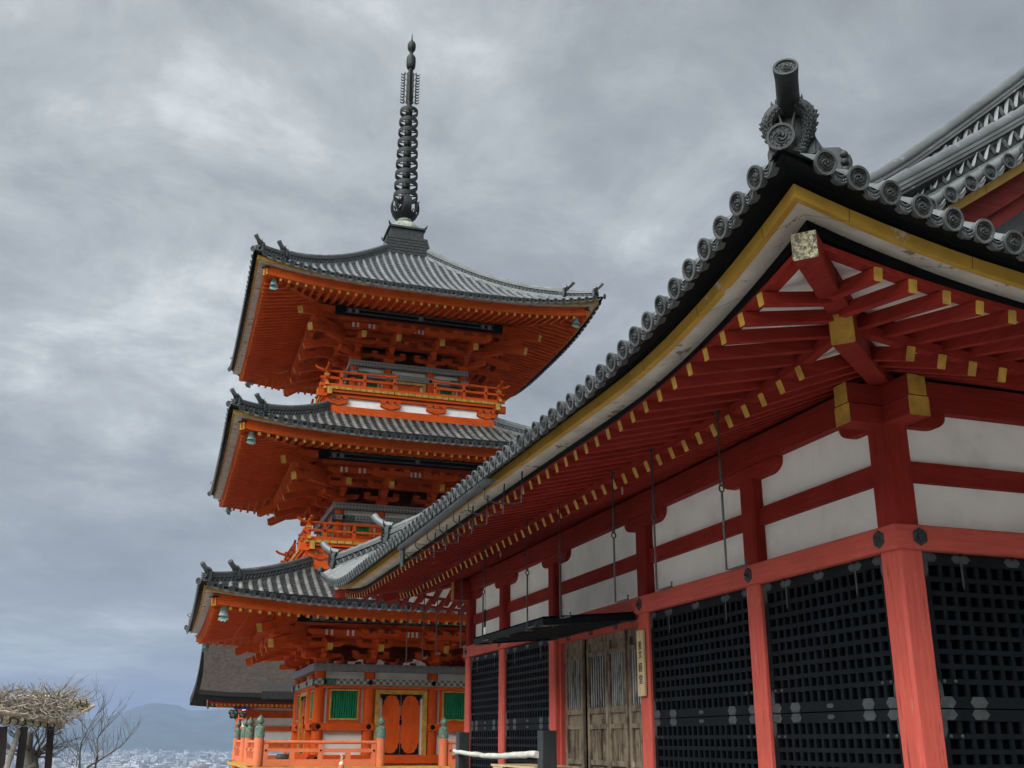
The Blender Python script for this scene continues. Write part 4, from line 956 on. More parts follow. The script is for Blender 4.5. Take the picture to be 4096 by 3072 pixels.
        # rafters
        for kind in ('lower', 'upper'):
            if kind == 'lower': e0, w, h, z_, sl, ein = E-1.40, .09, .11, G-.21, .28, c+.1
            else: e0, w, h, z_, sl, ein = E-.32, .08, .10, G-.40, .20, E-1.52
            n = int((2*e0-.5)/.272)
            for k in range(n):
                a = -.272*(n-1)/2+.272*k; inn = max(ein, abs(a)+.06)
                if e0-inn < .1: continue
                l0 = ul(sd, a, e0); li = l0*(.75 if kind == 'upper' else .4)
                A_, B_ = sd.p(a, inn-.02, z_+h/2+(e0-inn)*sl+l0+(li-l0)*min(1, (e0-inn)/(e0-ein))), sd.p(a, e0, z_+h/2+l0)
                wt = (PM @ B_-CAM).length+(0 if i == 1 else 8 if i == 0 else 60)+(0 if kind == 'upper' else 10)
                RP.append((wt, A_, B_, w, h, 'org_'+ax))
    band_ = lambda nm, mt, sec, lf: (lambda m_: (band(m_, Q0, sec, lf, n=28), m_.build(nm, mt, pag)))(MB())
    band_('flying_rafter_board', 'org_x', [(E-1.50, G-.10), (E-1.36, G-.10), (E-1.36, G+.0), (E-1.50, G+.0)], PL(s['Ag']*.8, E-1))
    band_('eave_board', 'org_x', [(E-.40, G-.298), (E-.27, G-.298), (E-.27, G-.01), (E-.40, G-.01)], ul)
    band_('white_soffit_board', 'white_band', [(E-.38, G-.002), (E-.012, G-.002), (E-.012, G+.05), (E-.38, G+.05)], gl)
    band_('yellow_eave_band', 'gold', [(E-.06, G-.006), (E, G-.006), (E+.006, G+.115), (E-.06, G+.115)], gl)
    tlm = lambda sd, a, e: gl(sd, a, e)+(tl(sd, a, e)-gl(sd, a, e))*max(0., min(1, (e-E)/.1))
    band_('tile_batten', 'black', [(E-.10, G+.12), (E+.01, G+.12), (E+.11, G-.05), (E+.11, G+.02), (E-.10, G+.20)], tlm)
    mb = MB()                                                       # planks over the rafters
    for sd in Q0:
        for e0, e1, z0, z1, q, er in ((c-.0, E-1.42, G-.10+(E-1.40-c)*.28, G-.10+.02*.28, .4, E-1.4), (E-1.45, E-.34, G-.298+1.13*.20, G-.298+.02*.2, .75, E-.32)):
            mb.grid([[sd.p((2*k/20-1)*e, e, z+.006+ul(sd, (2*k/20-1)*er, er)*qq) for e, z, qq in ((e0, z0, q), (e1, z1, 1))] for k in range(21)])
    mb.build('soffit_planks', 'org_y', pag)
    # corner rafters
    for i, sd in enumerate(Q0):
        dg = sd.A+sd.B; q = lambda e, z: dg*e+V((0, 0, z))
        mb = MB(); lc = s['Ag']
        mb.beam(q(c, G+.28), q(E-1.25, G-.10+lc*.5), .19, .26, e1=1); mb.beam(q(E-1.6, G-.02+lc*.5), q(E-.30, G-.28+lc*.98), .18, .22, e1=1)
        mb.beam(q(E-.60, G-.12+lc*.98), q(E-.26, G-.155+lc*.98), .24, .03, 2)
        mb.build('corner_rafter', ['org_x', 'gold', 'black'], pag)
        # wind bell: hangs from the corner rafter, a thing of its own
        if i in ((0, 1, 3) if si < 3 else ()):
            if i == 1 and si < 2: continue
            wb = PM @ q(E-.62, G-.30+lc*.98)
            nm = {0: 'near left', 1: 'right', 3: 'far left'}[i]; rf = ('lowest', 'middle', 'top')[si]
            b = thing('wind_bell', f'pale green bronze wind bell under the {nm} corner of the {rf} pagoda roof', 'wind bell', wb, 0, 'wind bells under the pagoda eaves')
            sb = .92+.08*(si == 0)
            m_ = MB(); m_.tube([(0, 0, .22), (0, 0, .0)], .012, 5); m_.tube([(.03*cos(t), 0, -.02+.03*sin(t)) for t in [2*pi*k/8 for k in range(9)]], .010, 5, cap=False); m_.build('hanger', 'iron', b)
            m_ = MB(); m_.lathe([(.02, -.04), (.075, -.05), (.088, -.08), (.10, -.16), (.112, -.25), (.135, -.32), (.150, -.335), (.13, -.325), (.10, -.25), (.08, -.10)], 18, Matrix.Scale(sb, 4))
            m_.build('bell', 'verdigris', b, smooth=True)
            m_ = MB(); m_.tube([(0, 0, -.10), (0, 0, -.38)], .008, 4)
            m_.prism([(x*sb, -.006, z*sb) for x, z in ((-.03, -.36), (-.12, -.37), (-.15, -.46), (-.10, -.44), (-.06, -.49), (0, -.46), (.06, -.50), (.10, -.44), (.155, -.45), (.12, -.36), (.03, -.36))], (0, .012, 0))
            w_ = m_.build('wind_vane', 'verdigris', b); w_.rotation_euler = (0, 0, R((70, 95, 80)[si]+15*i))
    # --- roof
    b0, b1 = s['pr']; e_e = E+.14; zt_ = G-.06
    pf = lambda e: zt_+b0*(e_e-e)+b1*(e_e-e)**2
    et = lambda sd, a: max(s['base'], abs(a))
    mb = MB(); starts = tile_roof(mb, Q0, e_e, et, pf, tl, .288, .069, step=.26, seg=.29)
    for sd, a in starts:
        z = pf(e_e)+tl(sd, a, e_e)+.035; M_ = place(sd.B+V((0, 0, -.25)), sd.p(a, e_e+.025, z)); b = len(mb.m); mb.merge(pdisc, M_); mb.m[b:] = [2 if k_ == 0 else 3 for k_ in pdisc.m]
        P_ = [[], []]
        for q_ in range(6):
            t_ = q_/5; aa = a+.05+.188*t_
            if abs(aa) < e_e:
                zz_ = pf(e_e)+tl(sd, aa, e_e)+.01-.05*sin(pi*t_); P_[0].append(sd.p(aa, e_e+.005, zz_+.03)); P_[1].append(sd.p(aa, e_e+.005, zz_-.035))
        if len(P_[0]) > 1: mb.grid(P_, 2)
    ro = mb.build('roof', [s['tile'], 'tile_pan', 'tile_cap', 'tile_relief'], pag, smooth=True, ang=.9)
    for i, sd in enumerate(Q0):
        dg = sd.A+sd.B; q = lambda e, z=0: dg*e+V((0, 0, pf(e)+tl(sd, e, e)+z))
        rz = Matrix(((dg.cross(V((0, 0, -1)))).normalized(), -dg.normalized(), V((0, 0, 1)))).transposed().to_4x4()
        for e0, e1, w, h, s_ in ((E-.12, E-1.05, .22, .34, .72), (E-.92, s['base']-.05, .26, .40, .80)):
            n = 12; ridge([q(e0-(e0-e1)*k/n) for k in range(n+1)], w, h, 1, .16).build('hip_ridge', ['tile_dark', 'tile_dark'] if i in (0, 2) and False else ['tile', 'tile_dark'], ro, smooth=True, ang=.6)
            M = Matrix.Translation(q(e0+.06, .04)) @ rz
            ornament(M, s_).build('ridge_ornament', 'tile_dark', ro, smooth=True, ang=1.2); toribusuma(M, s_*1.05, .30, False).build('ridge_end_tile', ['tile', 'tile_relief'], ro, smooth=True, ang=.8)
        o = MB(); cd = crest_disc(.10, .06, False); o.merge(cd, place(dg+V((0, 0, -.15)), q(E+.17, .05))); o.build('corner_tile', ['tile_cap', 'tile_relief'], ro, smooth=True)
    # --- balcony with railings
    if si:
        dk, zt = s['dk'], s['z0']; zb = zt-.75
        for i, sd in enumerate(Q0):
            ax = 'xyxy'[i]; h = dk-.10
            mb = MB()
            for e1_, z0, z1, x in ((h+.03, zb-.15, zb+.12, h+.03), (h, zb+.45, zt-.20, h), (dk-.02, zt-.17, zt-.075, dk-.02)):
                P_ = [[sd.p(a, e, z) for e, z in ((e1_-.2, z0), (e1_, z0), (e1_, z1), (e1_-.2, z1), (e1_-.2, z0))] for a in (-x, x)]; mb.grid(P_); mb.add(P_[0][:4], [(3, 2, 1, 0)]); mb.add(P_[1][:4], [(0, 1, 2, 3)])
            for sg in (-1, 1):
                for z, mi_ in ((zt-.13, 1), (zb+.50, 1)): mb.beam(sd.p(sg*(dk-.3), h-.06, z), sd.p(sg*(dk+.22), h-.06, z), .15, .13, 0, e1=1)
            for a in (-h+.38, -ci*1.05, ci*1.05, h-.38):
                if 1:
                    arm(mb, sd, a, h-.03, .36, zb+.20, zb+.33, .12); block(mb, sd, a, h-.03, zb+.12, zb+.20, .2); [block(mb, sd, a+x, h-.03, zb+.33, zb+.45, .17) for x in (-.26, 0, .26)]
            mb.build('balcony_base', ['org_'+ax, 'gold'], pag)
            mb = MB(); mb.grid([[sd.p(a, h-.10, z) for z in (zb+.08, zb+.46)] for a in (-h, h)]); mb.build('white_panel', 'plaster', pag)
            mb = MB(); n = int(2*dk/.24)
            for k in range(n):
                a = -dk+2*dk*(k+.5)/n; w_ = dk/n*.90; mb.add([sd.p(x, e, z) for e in (dk-.25, dk+.03) for x, z in ((a-w_, zt-.072), (a+w_, zt-.072), (a+w_, zt+.02), (a-w_, zt+.02))], [(0, 1, 2, 3), (7, 6, 5, 4), (0, 4, 5, 1), (1, 5, 6, 2), (2, 6, 7, 3), (3, 7, 4, 0)])
            mb.build('deck_edge', 'gold', pag)
            er = dk-.06
            for sg in (-1, 1):
                rl = MB()
                rl.beam(sd.p(sg*.05*0+sg*.0, er, zt+.075), sd.p(sg*(dk+.16), er, zt+.075), .11, .10, e1=1)
                rl.beam(sd.p(sg*.66, er, zt+.33), sd.p(sg*(dk+.14), er, zt+.33), .09, .075, e0=0)
                rl.tube([sd.p(sg*.58, er, zt+.66), sd.p(sg*.70, er, zt+.60), sd.p(sg*.95, er, zt+.575), sd.p(sg*(dk-.3), er, zt+.575), sd.p(sg*(dk+.02), er, zt+.585), sd.p(sg*(dk+.22), er, zt+.64), sd.p(sg*(dk+.34), er, zt+.72)], .045, 8)
                for a in (.72, (dk+.6)/2-.1, dk-.55): rl.beam(sd.p(sg*a, er, zt+.12), sd.p(sg*a, er, zt+.54), .10, .10); rl.ball(sd.p(sg*a, er+.06, zt+.33), .035, 6, 2)
                if sg > 0: rl.beam(sd.p(dk-.06, er, zt+.02), sd.p(dk-.06, er, zt+.70), .11, .11); rl.beam(sd.p(dk-.06, er, zt+.40), sd.p(dk-.06, er, zt+.46), .17, .17, 1)
                rl.build('railing', ['org_'+ax, 'gold', 'black'], pag)
        mb = MB(); mb.box(-dk+.2, dk-.2, -dk+.2, dk-.2, zt-.07, zt-.01); mb.build('balcony_deck', 'org_x', pag)
    else:                                                           # ground-floor veranda with capped newels
        dk, zt, er = 4.78, .93, 4.5
        mb = MB()
        for i, sd in enumerate(Q0):
            n = 22
            for k in range(n):
                a = -dk+2*dk*(k+.5)/n; w_ = dk/n*.985; mb.add([sd.p(x, e, z) for e in (dk-1.2, dk) for x, z in ((a-w_, zt-.09), (a+w_, zt-.09), (a+w_, zt), (a-w_, zt))], [(0, 1, 2, 3), (7, 6, 5, 4), (0, 4, 5, 1), (1, 5, 6, 2), (2, 6, 7, 3), (3, 7, 4, 0)])
        mb.build('veranda_deck', 'gold', pag)
        mb = MB(); mb.box(-dk+.25, dk-.25, -dk+.25, dk-.25, zt-.5, zt-.095); mb.box(-4, 4, -4, 4, 0, zt-.5); mb.build('veranda_base', 'org_x', pag)
        for i, sd in enumerate(Q0):
            for a in (-.96, .96, er):
                p_ = sd.p(a, er, 0); m_ = Matrix.Translation((p_.x, p_.y, 0))
                mb = MB(); mb.lathe([(.135, zt), (.135, zt+.80)], 16, m_); no = mb.build('newel_post', 'orgpale', pag, smooth=True)
                mb = MB(); mb.lathe([(0.145, zt+.79), (0.148, zt+.86), (0.141, zt+.90), (0.148, zt+.98), (0.143, zt+1.02), (0.146, zt+1.06), (0.114, zt+1.10), (0.066, zt+1.12), (0.053, zt+1.15), (0.084, zt+1.18), (0.113, zt+1.235), (0.110, zt+1.28), (0.079, zt+1.33), (0.031, zt+1.37), (0.007, zt+1.42)], 18, m_); mb.build('finial_cap', 'finial', no, smooth=True)
            for a0, a1 in ((-er+.14, -1.10), (1.10, er-.14)):
                rl = MB()
                rl.tube([sd.p(a0, er, zt+.665), sd.p(a1, er, zt+.665)], .05, 10); rl.beam(sd.p(a0, er, zt+.44), sd.p(a1, er, zt+.44), .10, .10); rl.beam(sd.p(a0, er, zt+.10), sd.p(a1, er, zt+.10), .13, .19)
                m_ = (a0+a1)/2
                for q_ in (0.02, .5, .98): x = a0+(a1-a0)*q_; rl.beam(sd.p(x, er, zt+.18), sd.p(x, er, zt+.62), .13, .12); rl.ball(sd.p(x, er+.065, zt+.44), .03, 8, 1)
                for q_ in (.25, .75): x = a0+(a1-a0)*q_; rl.beam(sd.p(x, er, zt+.18), sd.p(x, er, zt+.40), .14, .11)
                rl.build('railing', ['orgpale', 'black'], pag)
# rafters: the hundred nearest as parts, the rest together
RP.sort(key=lambda q: q[0]); rest = MB()
for k, (_, a, b, w, h, mt) in enumerate(RP):
    if k < 100: mb = MB(); mb.beam(a, b, w, h, 0, e1=1); mb.build('rafter', [mt, 'gold'], pag)
    else: rest.beam(a, b, w, h, 0, e1=1)
tag(rest.build('rafter', ['org_y', 'gold'], pag), kind='stuff')
# spire
sp_ = MB()
for k in range(7): h_ = .98-.03*k; sp_.box(-h_, h_, -h_, h_, 19.25+.14*k, 19.25+.14*k+.10); sp_.box(-h_+.05, h_-.05, -h_+.05, h_-.05, 19.35+.14*k, 19.39+.14*k)
sp_.box(-.66, .66, -.66, .66, 20.22, 20.62)
for sx_ in (-1, 1):
    for x0, x1 in ((.02, .62),): pass
vs = [(x*.74, y*.74, 20.16) for x, y in ((-1, -1), (1, -1), (1, 1), (-1, 1))]
sp_.box(-.72, .72, -.72, .72, 20.14, 20.22); sp_.box(-.73, .73, -.73, .73, 20.62, 20.70)
for sx_ in (-1, 1):
    for sy_ in (-1, 1): sp_.tube([(sx_*.68, sy_*.68, 20.68), (sx_*.74, sy_*.74, 20.74), (sx_*.77, sy_*.77, 20.83)], [.05, .04, .01], 5)
for i, sd in enumerate(Q0): sp_.beam(sd.p(0, .665, 20.22), sd.p(0, .665, 20.62), .05, .03)
spo = sp_.build('spire', 'tile_dark', pag)
mb = MB(); mb.lathe([(.66*cos(t), 20.70+.52*sin(t)) for t in [pi/2*k/10 for k in range(10)]]+[(.30, 21.20), (.28, 21.36)], 28); mb.build('spire_dome', 'dome_stone', spo, smooth=True)
mb = MB(); mb.lathe([(.30, 21.30), (.44, 21.42), (.50, 21.52), (.42, 21.56), (.2, 21.6)], 24); mb.lathe([(.14, 21.5), (.13, 22.3), (.11, 26.6), (.10, 28.5)], 14)
for k in range(8):
    a = k*pi/4; d = V((cos(a), sin(a), 0)); t_ = V((-sin(a), cos(a), 0)); P_ = []
    for q_, (r_, z, w_) in enumerate(((.42, 21.50, .17), (.53, 21.65, .16), (.56, 21.82, .15), (.54, 21.98, .17), (.50, 22.10, .15), (.47, 22.20, .09), (.46, 22.26, .02))): P_.append([d*r_-t_*w_+V((0, 0, z)), d*(r_+.03)+V((0, 0, z)), d*r_+t_*w_+V((0, 0, z))])
    if k % 2 == 0: mb.grid(P_); mb.grid([[p_-d*.04 for p_ in row] for row in P_])
    else:
        mb.tube([d*.44+V((0, 0, 21.5)), d*.56+V((0, 0, 21.7)), d*.60+V((0, 0, 21.9)), d*.68+V((0, 0, 22.0))], [.06, .055, .045, .01], 6)
        for sg in (-1, 1): mb.tube([d*.50+V((0, 0, 21.60)), d*.55+t_*sg*.10+V((0, 0, 21.78)), d*.53+t_*sg*.13+V((0, 0, 21.98)), d*.50+t_*sg*.05+V((0, 0, 22.08)), d*.50+t_*sg*.03+V((0, 0, 21.96))], .028, 6)
mb.build('spire_lotus', 'bronze', spo, smooth=True)
for k in range(9):
    t = k/8; z = 22.36+.494*k; r_ = .485-.115*t; h_ = .20-.02*t
    mb = MB(); mb.lathe([(r_-.03, z-h_/2), (r_, z-h_/2), (r_+.01, z), (r_, z+h_/2), (r_-.03, z+h_/2), (r_-.03, z-h_/2)], 30, cap=False)
    mb.lathe([(.15-.02*t, z-.16), (.175-.03*t, z-.12), (.175-.03*t, z+.10), (.15-.02*t, z+.14)], 14)
    for q_ in range(4): a = q_*pi/2-.206; d = V((cos(a), sin(a), 0)); mb.beam(d*.10+V((0, 0, z+.03)), d*(r_-.02)+V((0, 0, z+.05)), .035, .04)
    mb.build('spire_ring', 'bronze', spo, smooth=True, ang=.6)
mb = MB()
for q_ in range(4):                                                # openwork flame plates
    a = q_*pi/2-.206; d = V((cos(a), sin(a), 0))
    for r_ in (.13, .235): mb.tube([d*r_+V((0, 0, 26.72)), d*r_+V((0, 0, 28.25))], .022, 4)
    for k in range(11):
        z = 26.74+.137*k; mb.tube([d*.235+V((0, 0, z+.06)), d*.30+V((0, 0, z-.005)), d*.36+V((0, 0, z+.03)), d*.395+V((0, 0, z+.10))], [.030, .032, .027, .006], 5)
        if k % 2 == 0: mb.tube([d*.13+V((0, 0, z)), d*.19+V((0, 0, z+.07)), d*.235+V((0, 0, z+.14))], .014, 4)
mb.build('spire_flame', 'bronze', spo)
mb = MB(); mb.lathe([(.11, 28.40), (.17, 28.47), (.195, 28.60), (.20, 28.80), (.19, 28.98), (.13, 29.09), (.085, 29.13), (.07, 29.2), (.085, 29.28), (.12, 29.33), (.17, 29.42), (.178, 29.56), (.165, 29.68), (.11, 29.78), (.05, 29.83), (.03, 29.95), (.005, 30.24)], 20); mb.build('spire_jewel', 'bronze', spo, smooth=True, ang=.9)
# ================================================================ bark-roofed gate behind the pagoda
gate = thing('gate_building', 'orange and white gate hall with a thick dark bark roof behind the pagoda', 'gate hall', (-50, 2, 0))
Gp = V((-50, 2, 0))
def gb(mb, x0, x1, y0, y1, z0, z1, mi=0): mb.box(x0+50, x1+50, y0-2, y1-2, z0, z1, mi)
YS = -4.15; YE = 11.5; XE = -44.9; XR = -50.2
rc = lambda t: (XE+(XR-XE)*t, 3.78+3.9*(t**1.0)*(.62+.38*t))      # roof line from eave (t=0) to ridge
mb = MB()
sect = [rc(k/12) for k in range(13)]; sect += [(2*XR-x, z) for x, z in sect[-2::-1]]
under = [(x+(.25 if x < XR else -.25 if x > XR else 0), z-.42) for x, z in sect[::-1]]
ys = [YS+(YE-YS)*k/14 for k in range(15)]
cv = lambda y: .10*max(0, 1-(y-YS)/1.6)**2+.10*max(0, 1-(YE-y)/1.6)**2
fl = lambda y, x: ((-.22 if y == ys[0] else .22 if y == ys[-1] else 0)*max(0, 1-abs(abs(x-XR)-(XE-XR))/3.2)**2)
P_ = [[(x+50, y-2+fl(y, x), z+cv(y)) for x, z in sect] for y in ys]; mb.grid(P_)
lay = lambda dz, dx: [[(x+50+(dx if x < XR else -dx if x > XR else 0), y-2+fl(y, x), z-dz+cv(y)) for x, z in sect] for y in ys]
mb.grid(lay(.42, .22), 1)
for P0, P1 in ((lay(0, 0), lay(.2, .03)), (lay(.2, .10), lay(.42, .22)), (lay(.2, .03), lay(.2, .10))):
    for j in (0, -1): mb.grid([[r_[j] for r_ in P0], [r_[j] for r_ in P1]], 1)
    for i in (0, -1): mb.grid([P0[i], P1[i]], 1)
mb.build('roof', ['bark', 'bark_edge'], gate, smooth=True, ang=.5)
mb = MB()                                                            # frayed patch low on the slope
x0, z0 = rc(.02); rnd = random.Random(5)
top = [(-1.5+2+k*.35-2, .16+.05*rnd.random()) for k in range(22)]
mb.grid([[(XE+50-.9, y-2, rc(.17)[1]+.06) for y, _ in top], [(XE+50+.03, y-2, 3.80+h*.3) for y, h in top], [(XE+50+.02, y-2, 3.50) for y, h in top]])
mb.build('roof_patch', 'bark_edge', gate)
mb = MB(); gb(mb, -53.2, -47.05, -1.7, 9.0, 1.2, 3.42); mb.build('wall', 'plaster_warm', gate)
for y in (-1.80, 1.75, 5.3, 8.9):
    for x in (-47, -53):
        mb = MB(); mb.lathe([(.19, 0), (.19, 3.45)], 18, Matrix.Translation((x+50, y-2, 0))); mb.build('column', 'org_z', gate, smooth=True)
for z0, z1, d in ((2.68, 3.0, .10), (2.06, 2.29, .09), (1.2, 1.5, .09)):
    for x in (-47, -53):
        mb = MB(); gb(mb, x-.05, x+d, -2.0, 9.2, z0, z1); mb.build('tie_beam', 'org_y', gate)
    mb = MB(); gb(mb, -53.1, -46.9, -1.80-d, -1.80+.05, z0-.0, z1-.004); mb.build('tie_beam', 'org_x', gate)
mb = MB(); gb(mb, -47.12, -46.88, -3.4, 10.6, 3.14, 3.36); mb.build('eave_beam', 'org_y', gate)
for k in range(74):
    y = YS+.45+.20*k; mb = MB(); mb.beam((-50.1+50, y-2, 5.9), (-45.35+50, y-2, 3.22), .085, .12, 0, e1=1); mb.build('rafter', ['org_y', 'gold'], gate)
mb = MB(); gb(mb, -45.38, -45.22, YS+.25, YE-.25, 3.28, 3.40); mb.build('eave_board', 'red_y', gate)
mb = MB()                                                            # gilt bargeboard on the south verge
bp = [rc(k/8) for k in range(9)]
mb.grid([[(x+50-.3, YS+.22-2, z-.44) for x, z in bp], [(x+50-.3, YS+.22-2, z-.78) for x, z in bp]]); mb.grid([[(x+50-.3, YS+.30-2, z-.44) for x, z in bp], [(x+50-.3, YS+.30-2, z-.78) for x, z in bp]]); mb.grid([[(x+50-.3, YS+.22-2, z-.78) for x, z in bp], [(x+50-.3, YS+.30-2, z-.78) for x, z in bp]])
mb.build('bargeboard', 'gold', gate)
for y, x, s_ in ((-2.35, -47, 1), (-2.0, -46.6, .8)):               # carved cloud noses, green with blue bearing block
    mb = MB(); q = lambda a, z: (x+50-.09, y-2-a*s_, 2.86+z*s_)
    out = [(0, .18), (.10, .20), (.22, .16), (.34, .20), (.44, .12), (.46, 0), (.38, -.06), (.42, -.14), (.32, -.24), (.20, -.20), (.12, -.28), (0, -.20)]
    mb.prism([q(*p) for p in out], (.18, 0, 0))
    for cx_, cz_, r_ in ((.32, .05, .08), (.24, -.10, .08), (.12, .05, .07)): mb.tube([(x+50+.095, y-2-(cx_+r_*(1-t_/9)*cos(t_*.9))*s_, 2.86+(cz_+r_*(1-t_/9)*sin(t_*.9))*s_) for t_ in range(8)], .015, 5, 1)
    mb.build('carved_nose', ['green_dark', 'plaster'], gate)
    mb = MB(); block(mb, Side((x+50, y-2+.1, 0), (0, 1, 0), (1, 0, 0), 0), -.12, 0, 3.06, 3.16, .42); mb.build('bearing_block', 'blue', gate)
# ================================================================ wisteria trellis and bare trees (left)
def rp(px, py, dist):
    d = ray_dir(px, py); t = dist/hypot(d.x, d.y); return CAM+d*t
def zc(x, y): return (x*.2544, 2650+y*.2544)                          # coordinates of a close-up of the corner
rnd = random.Random(21)
tre = thing('trellis', 'bamboo wisteria trellis on dark posts, roofed by a tangle of bare twigs', 'trellis', rp(100, 2957, 24).xyz*V((1, 1, 0)) if False else (-15.6, -9, 0))
TO = V((-15.6, -9, 0))
def wander(mb, a, b, r0, r1, n, jit, rng, mi=0, sides=5):
    a = V(a); b = V(b); pts = []
    o = V((0, 0, 0))
    for k in range(n+1):
        t = k/n; pts.append(a.lerp(b, t)+o); o = o*.8+V((rng.uniform(-1, 1), rng.uniform(-1, 1), rng.uniform(-1, 1)))*jit
    mb.tube(pts, [r0+(r1-r0)*k/n for k in range(n+1)], sides, mi); return pts
def bamboo(name, p0, p1, r, par, org, ties=True, mt='bamboo'):
    mb = MB(); p0 = V(p0); p1 = V(p1); n = max(2, int((p1-p0).length/.27)); pts = []; rs = []
    for k in range(n+1):
        t = k/n; q = p0.lerp(p1, t)
        pts += [q-(p1-p0)*.004/n, q, q+(p1-p0)*.004/n] if 0 < k < n else [q]; rs += [r*.97, r*1.09, r*.97] if 0 < k < n else [r]
    mb.tube([p-org for p in pts], rs, 10)
    if ties:
        for k in range(n):
            q = p0.lerp(p1, (k+.45)/n)-org; d = (p1-p0).normalized(); mb.tube([q-d*.02, q+d*.02], r*1.12, 8, 1)
    return mb.build(name, [mt, 'black'], par, smooth=True, ang=.6)
lowL, lowR = rp(*zc(-900, 820), 22.5), rp(*zc(985, 1010), 26)
bamboo('bamboo_pole', lowL, lowR, .056, tre, TO)
bamboo('bamboo_pole', lowL+V((0, 0, .20)), rp(*zc(1010, 945), 25.9), .050, tre, TO, False)
upL, upR = rp(*zc(-900, 520), 25), rp(*zc(1400, 640), 27.5)
bamboo('bamboo_pole', rp(*zc(400, 548), 25.8), rp(*zc(820, 545), 25.9), .050, tre, TO, False)
for dy, dd in ((0, 0), (60, .25), (110, .1), (-35, .4)): bamboo('bamboo_pole', rp(*zc(880+dy, 590+dy*.75), 26.3+dd), rp(*zc(1395, 650+dy*.85), 27.6+dd), .042, tre, TO, True)
for k in range(9):
    t = k/8; bamboo('bamboo_pole', lowL.lerp(lowR, t)+V((.25, 0, .06)), upL.lerp(upR, t)+V((-.3, .1, -.05)), .035, tre, TO, False)
for x, xb, dist, w in ((45, 5, 24.4, .17), (385, 305, 24.6, .15), (800, 755, 25.4, .14)):
    mb = MB(); a = rp(*zc(xb, 1640), dist); b = rp(*zc(x, 1010), dist); d = (b-a).normalized(); a = a-d*(a.z/d.z); mb.beam(a-TO, b-TO, w, w, ch=.01); mb.build('post', 'post_dark', tre)
mb = MB(); a = rp(*zc(110, 1640), 23.8); b = rp(*zc(300, 1060), 24.6); d = (b-a).normalized(); a = a-d*(a.z/d.z); mb.tube([a-TO, b-TO], [.065, .05], 8); mb.build('brace_pole', 'trunk', tre)
mb = MB()                                                            # the mat of twigs
for k in range(900):
    x = rnd.uniform(-700, 1100); u = rnd.random(); yb = 560+rnd.random()*(330 if x < 900 else 330-(x-900)*.6); dist = 24.2+u*3.2
    a = rp(*zc(x, yb), dist)-TO; an = rnd.gauss(0, .75)+(pi if rnd.random() < .5 else 0); l = rnd.uniform(.18, .55)
    b = a+V((rnd.uniform(-.35, .35), cos(an)*l, sin(an)*l*.8+.03)); wander(mb, a, b, rnd.uniform(.009, .020), .005, 7, .04, rnd, 0, 4)
for k in range(130):                                                 # shoots that stand up from it
    x = rnd.uniform(-700, 1380); yb = 470+rnd.random()*90+max(0, x-900)*.22; a = rp(*zc(x, yb), 24.6+rnd.random()*3)-TO
    l = rnd.uniform(.10, .30) if x < 850 else rnd.uniform(.2, .55); an = rnd.uniform(.2, 1.0) if x > 800 else rnd.uniform(.3, 2.8)
    b = a+V((rnd.uniform(-.15, .15), cos(an)*l, sin(an)*l)); p_ = wander(mb, a, b, .008, .0025, 5, .012, rnd, 0, 4)
    for q in range(2): j = rnd.randrange(1, 5); c_ = V(p_[j]); wander(mb, c_, c_+V((0, rnd.uniform(-.12, .18), rnd.uniform(.03, .2))), .005, .002, 3, .01, rnd, 0, 3)
for k in range(60):                                                  # hanging ends below
    x = rnd.uniform(0, 1250); a = rp(*zc(x, 980-(max(0, x-950))*.8), 24.8+rnd.random()*1.5)-TO; wander(mb, a, a+V((0, rnd.uniform(-.2, .25), rnd.uniform(-.22, -.03))), .007, .002, 5, .02, rnd, 0, 3)
tag(mb.build('wisteria_twigs', 'twig', tre), kind='stuff')
# the spreading bare tree under the trellis, and the slim bare tree beside it
def grow(mb, p, d, l, r, depth, rng, spread=.5, up_=.1, curl=.12, mi=0):
    n = 5; pts = [p]; q = V(p); d = V(d).normalized()
    for k in range(n):
        d = (d+V((rng.uniform(-1, 1), rng.uniform(-1, 1), rng.uniform(-1, 1)))*curl+V((0, 0, up_*.2))).normalized(); q = q+d*l/n; pts.append(q.copy())
    mb.tube(pts, [r*(1-.45*k/n) for k in range(n+1)], 6 if r > .02 else 4, mi)
    if depth <= 0 or r < .0022: return
    for k in range(rng.choice((2, 3, 3))):
        j = rng.randrange(2, n+1); s_ = V((rng.uniform(-.6, .6), rng.uniform(-1, 1), rng.uniform(-.5, .9)))*spread
        grow(mb, pts[j], d+s_, l*rng.uniform(.6, .85), r*.55*rng.uniform(.8, 1.1), depth-1, rng, spread, up_, curl, mi)
rng = random.Random(4)
base = rp(*zc(500, 1640), 27.5); tr = thing('bare_tree', 'gnarled bare tree with crooked grey limbs under the bamboo trellis', 'tree', (base.x, base.y, 0))
TB = V((base.x, base.y, 0)); mb = MB()
fork = rp(*zc(535, 1440), 27.5)-TB
mb.tube([(0, 0, 0), (.02, .0, .7), V(base)-TB, fork], [.26, .2, .155, .12], 12); mb.tube([V(base)-TB+V((0, -.05, 0)), rp(*zc(440, 1350), 27.4)-TB, rp(*zc(490, 1090), 27.3)-TB], [.13, .10, .06], 10)
mb.build('trunk', 'trunk', tr, smooth=True)
mb = MB()
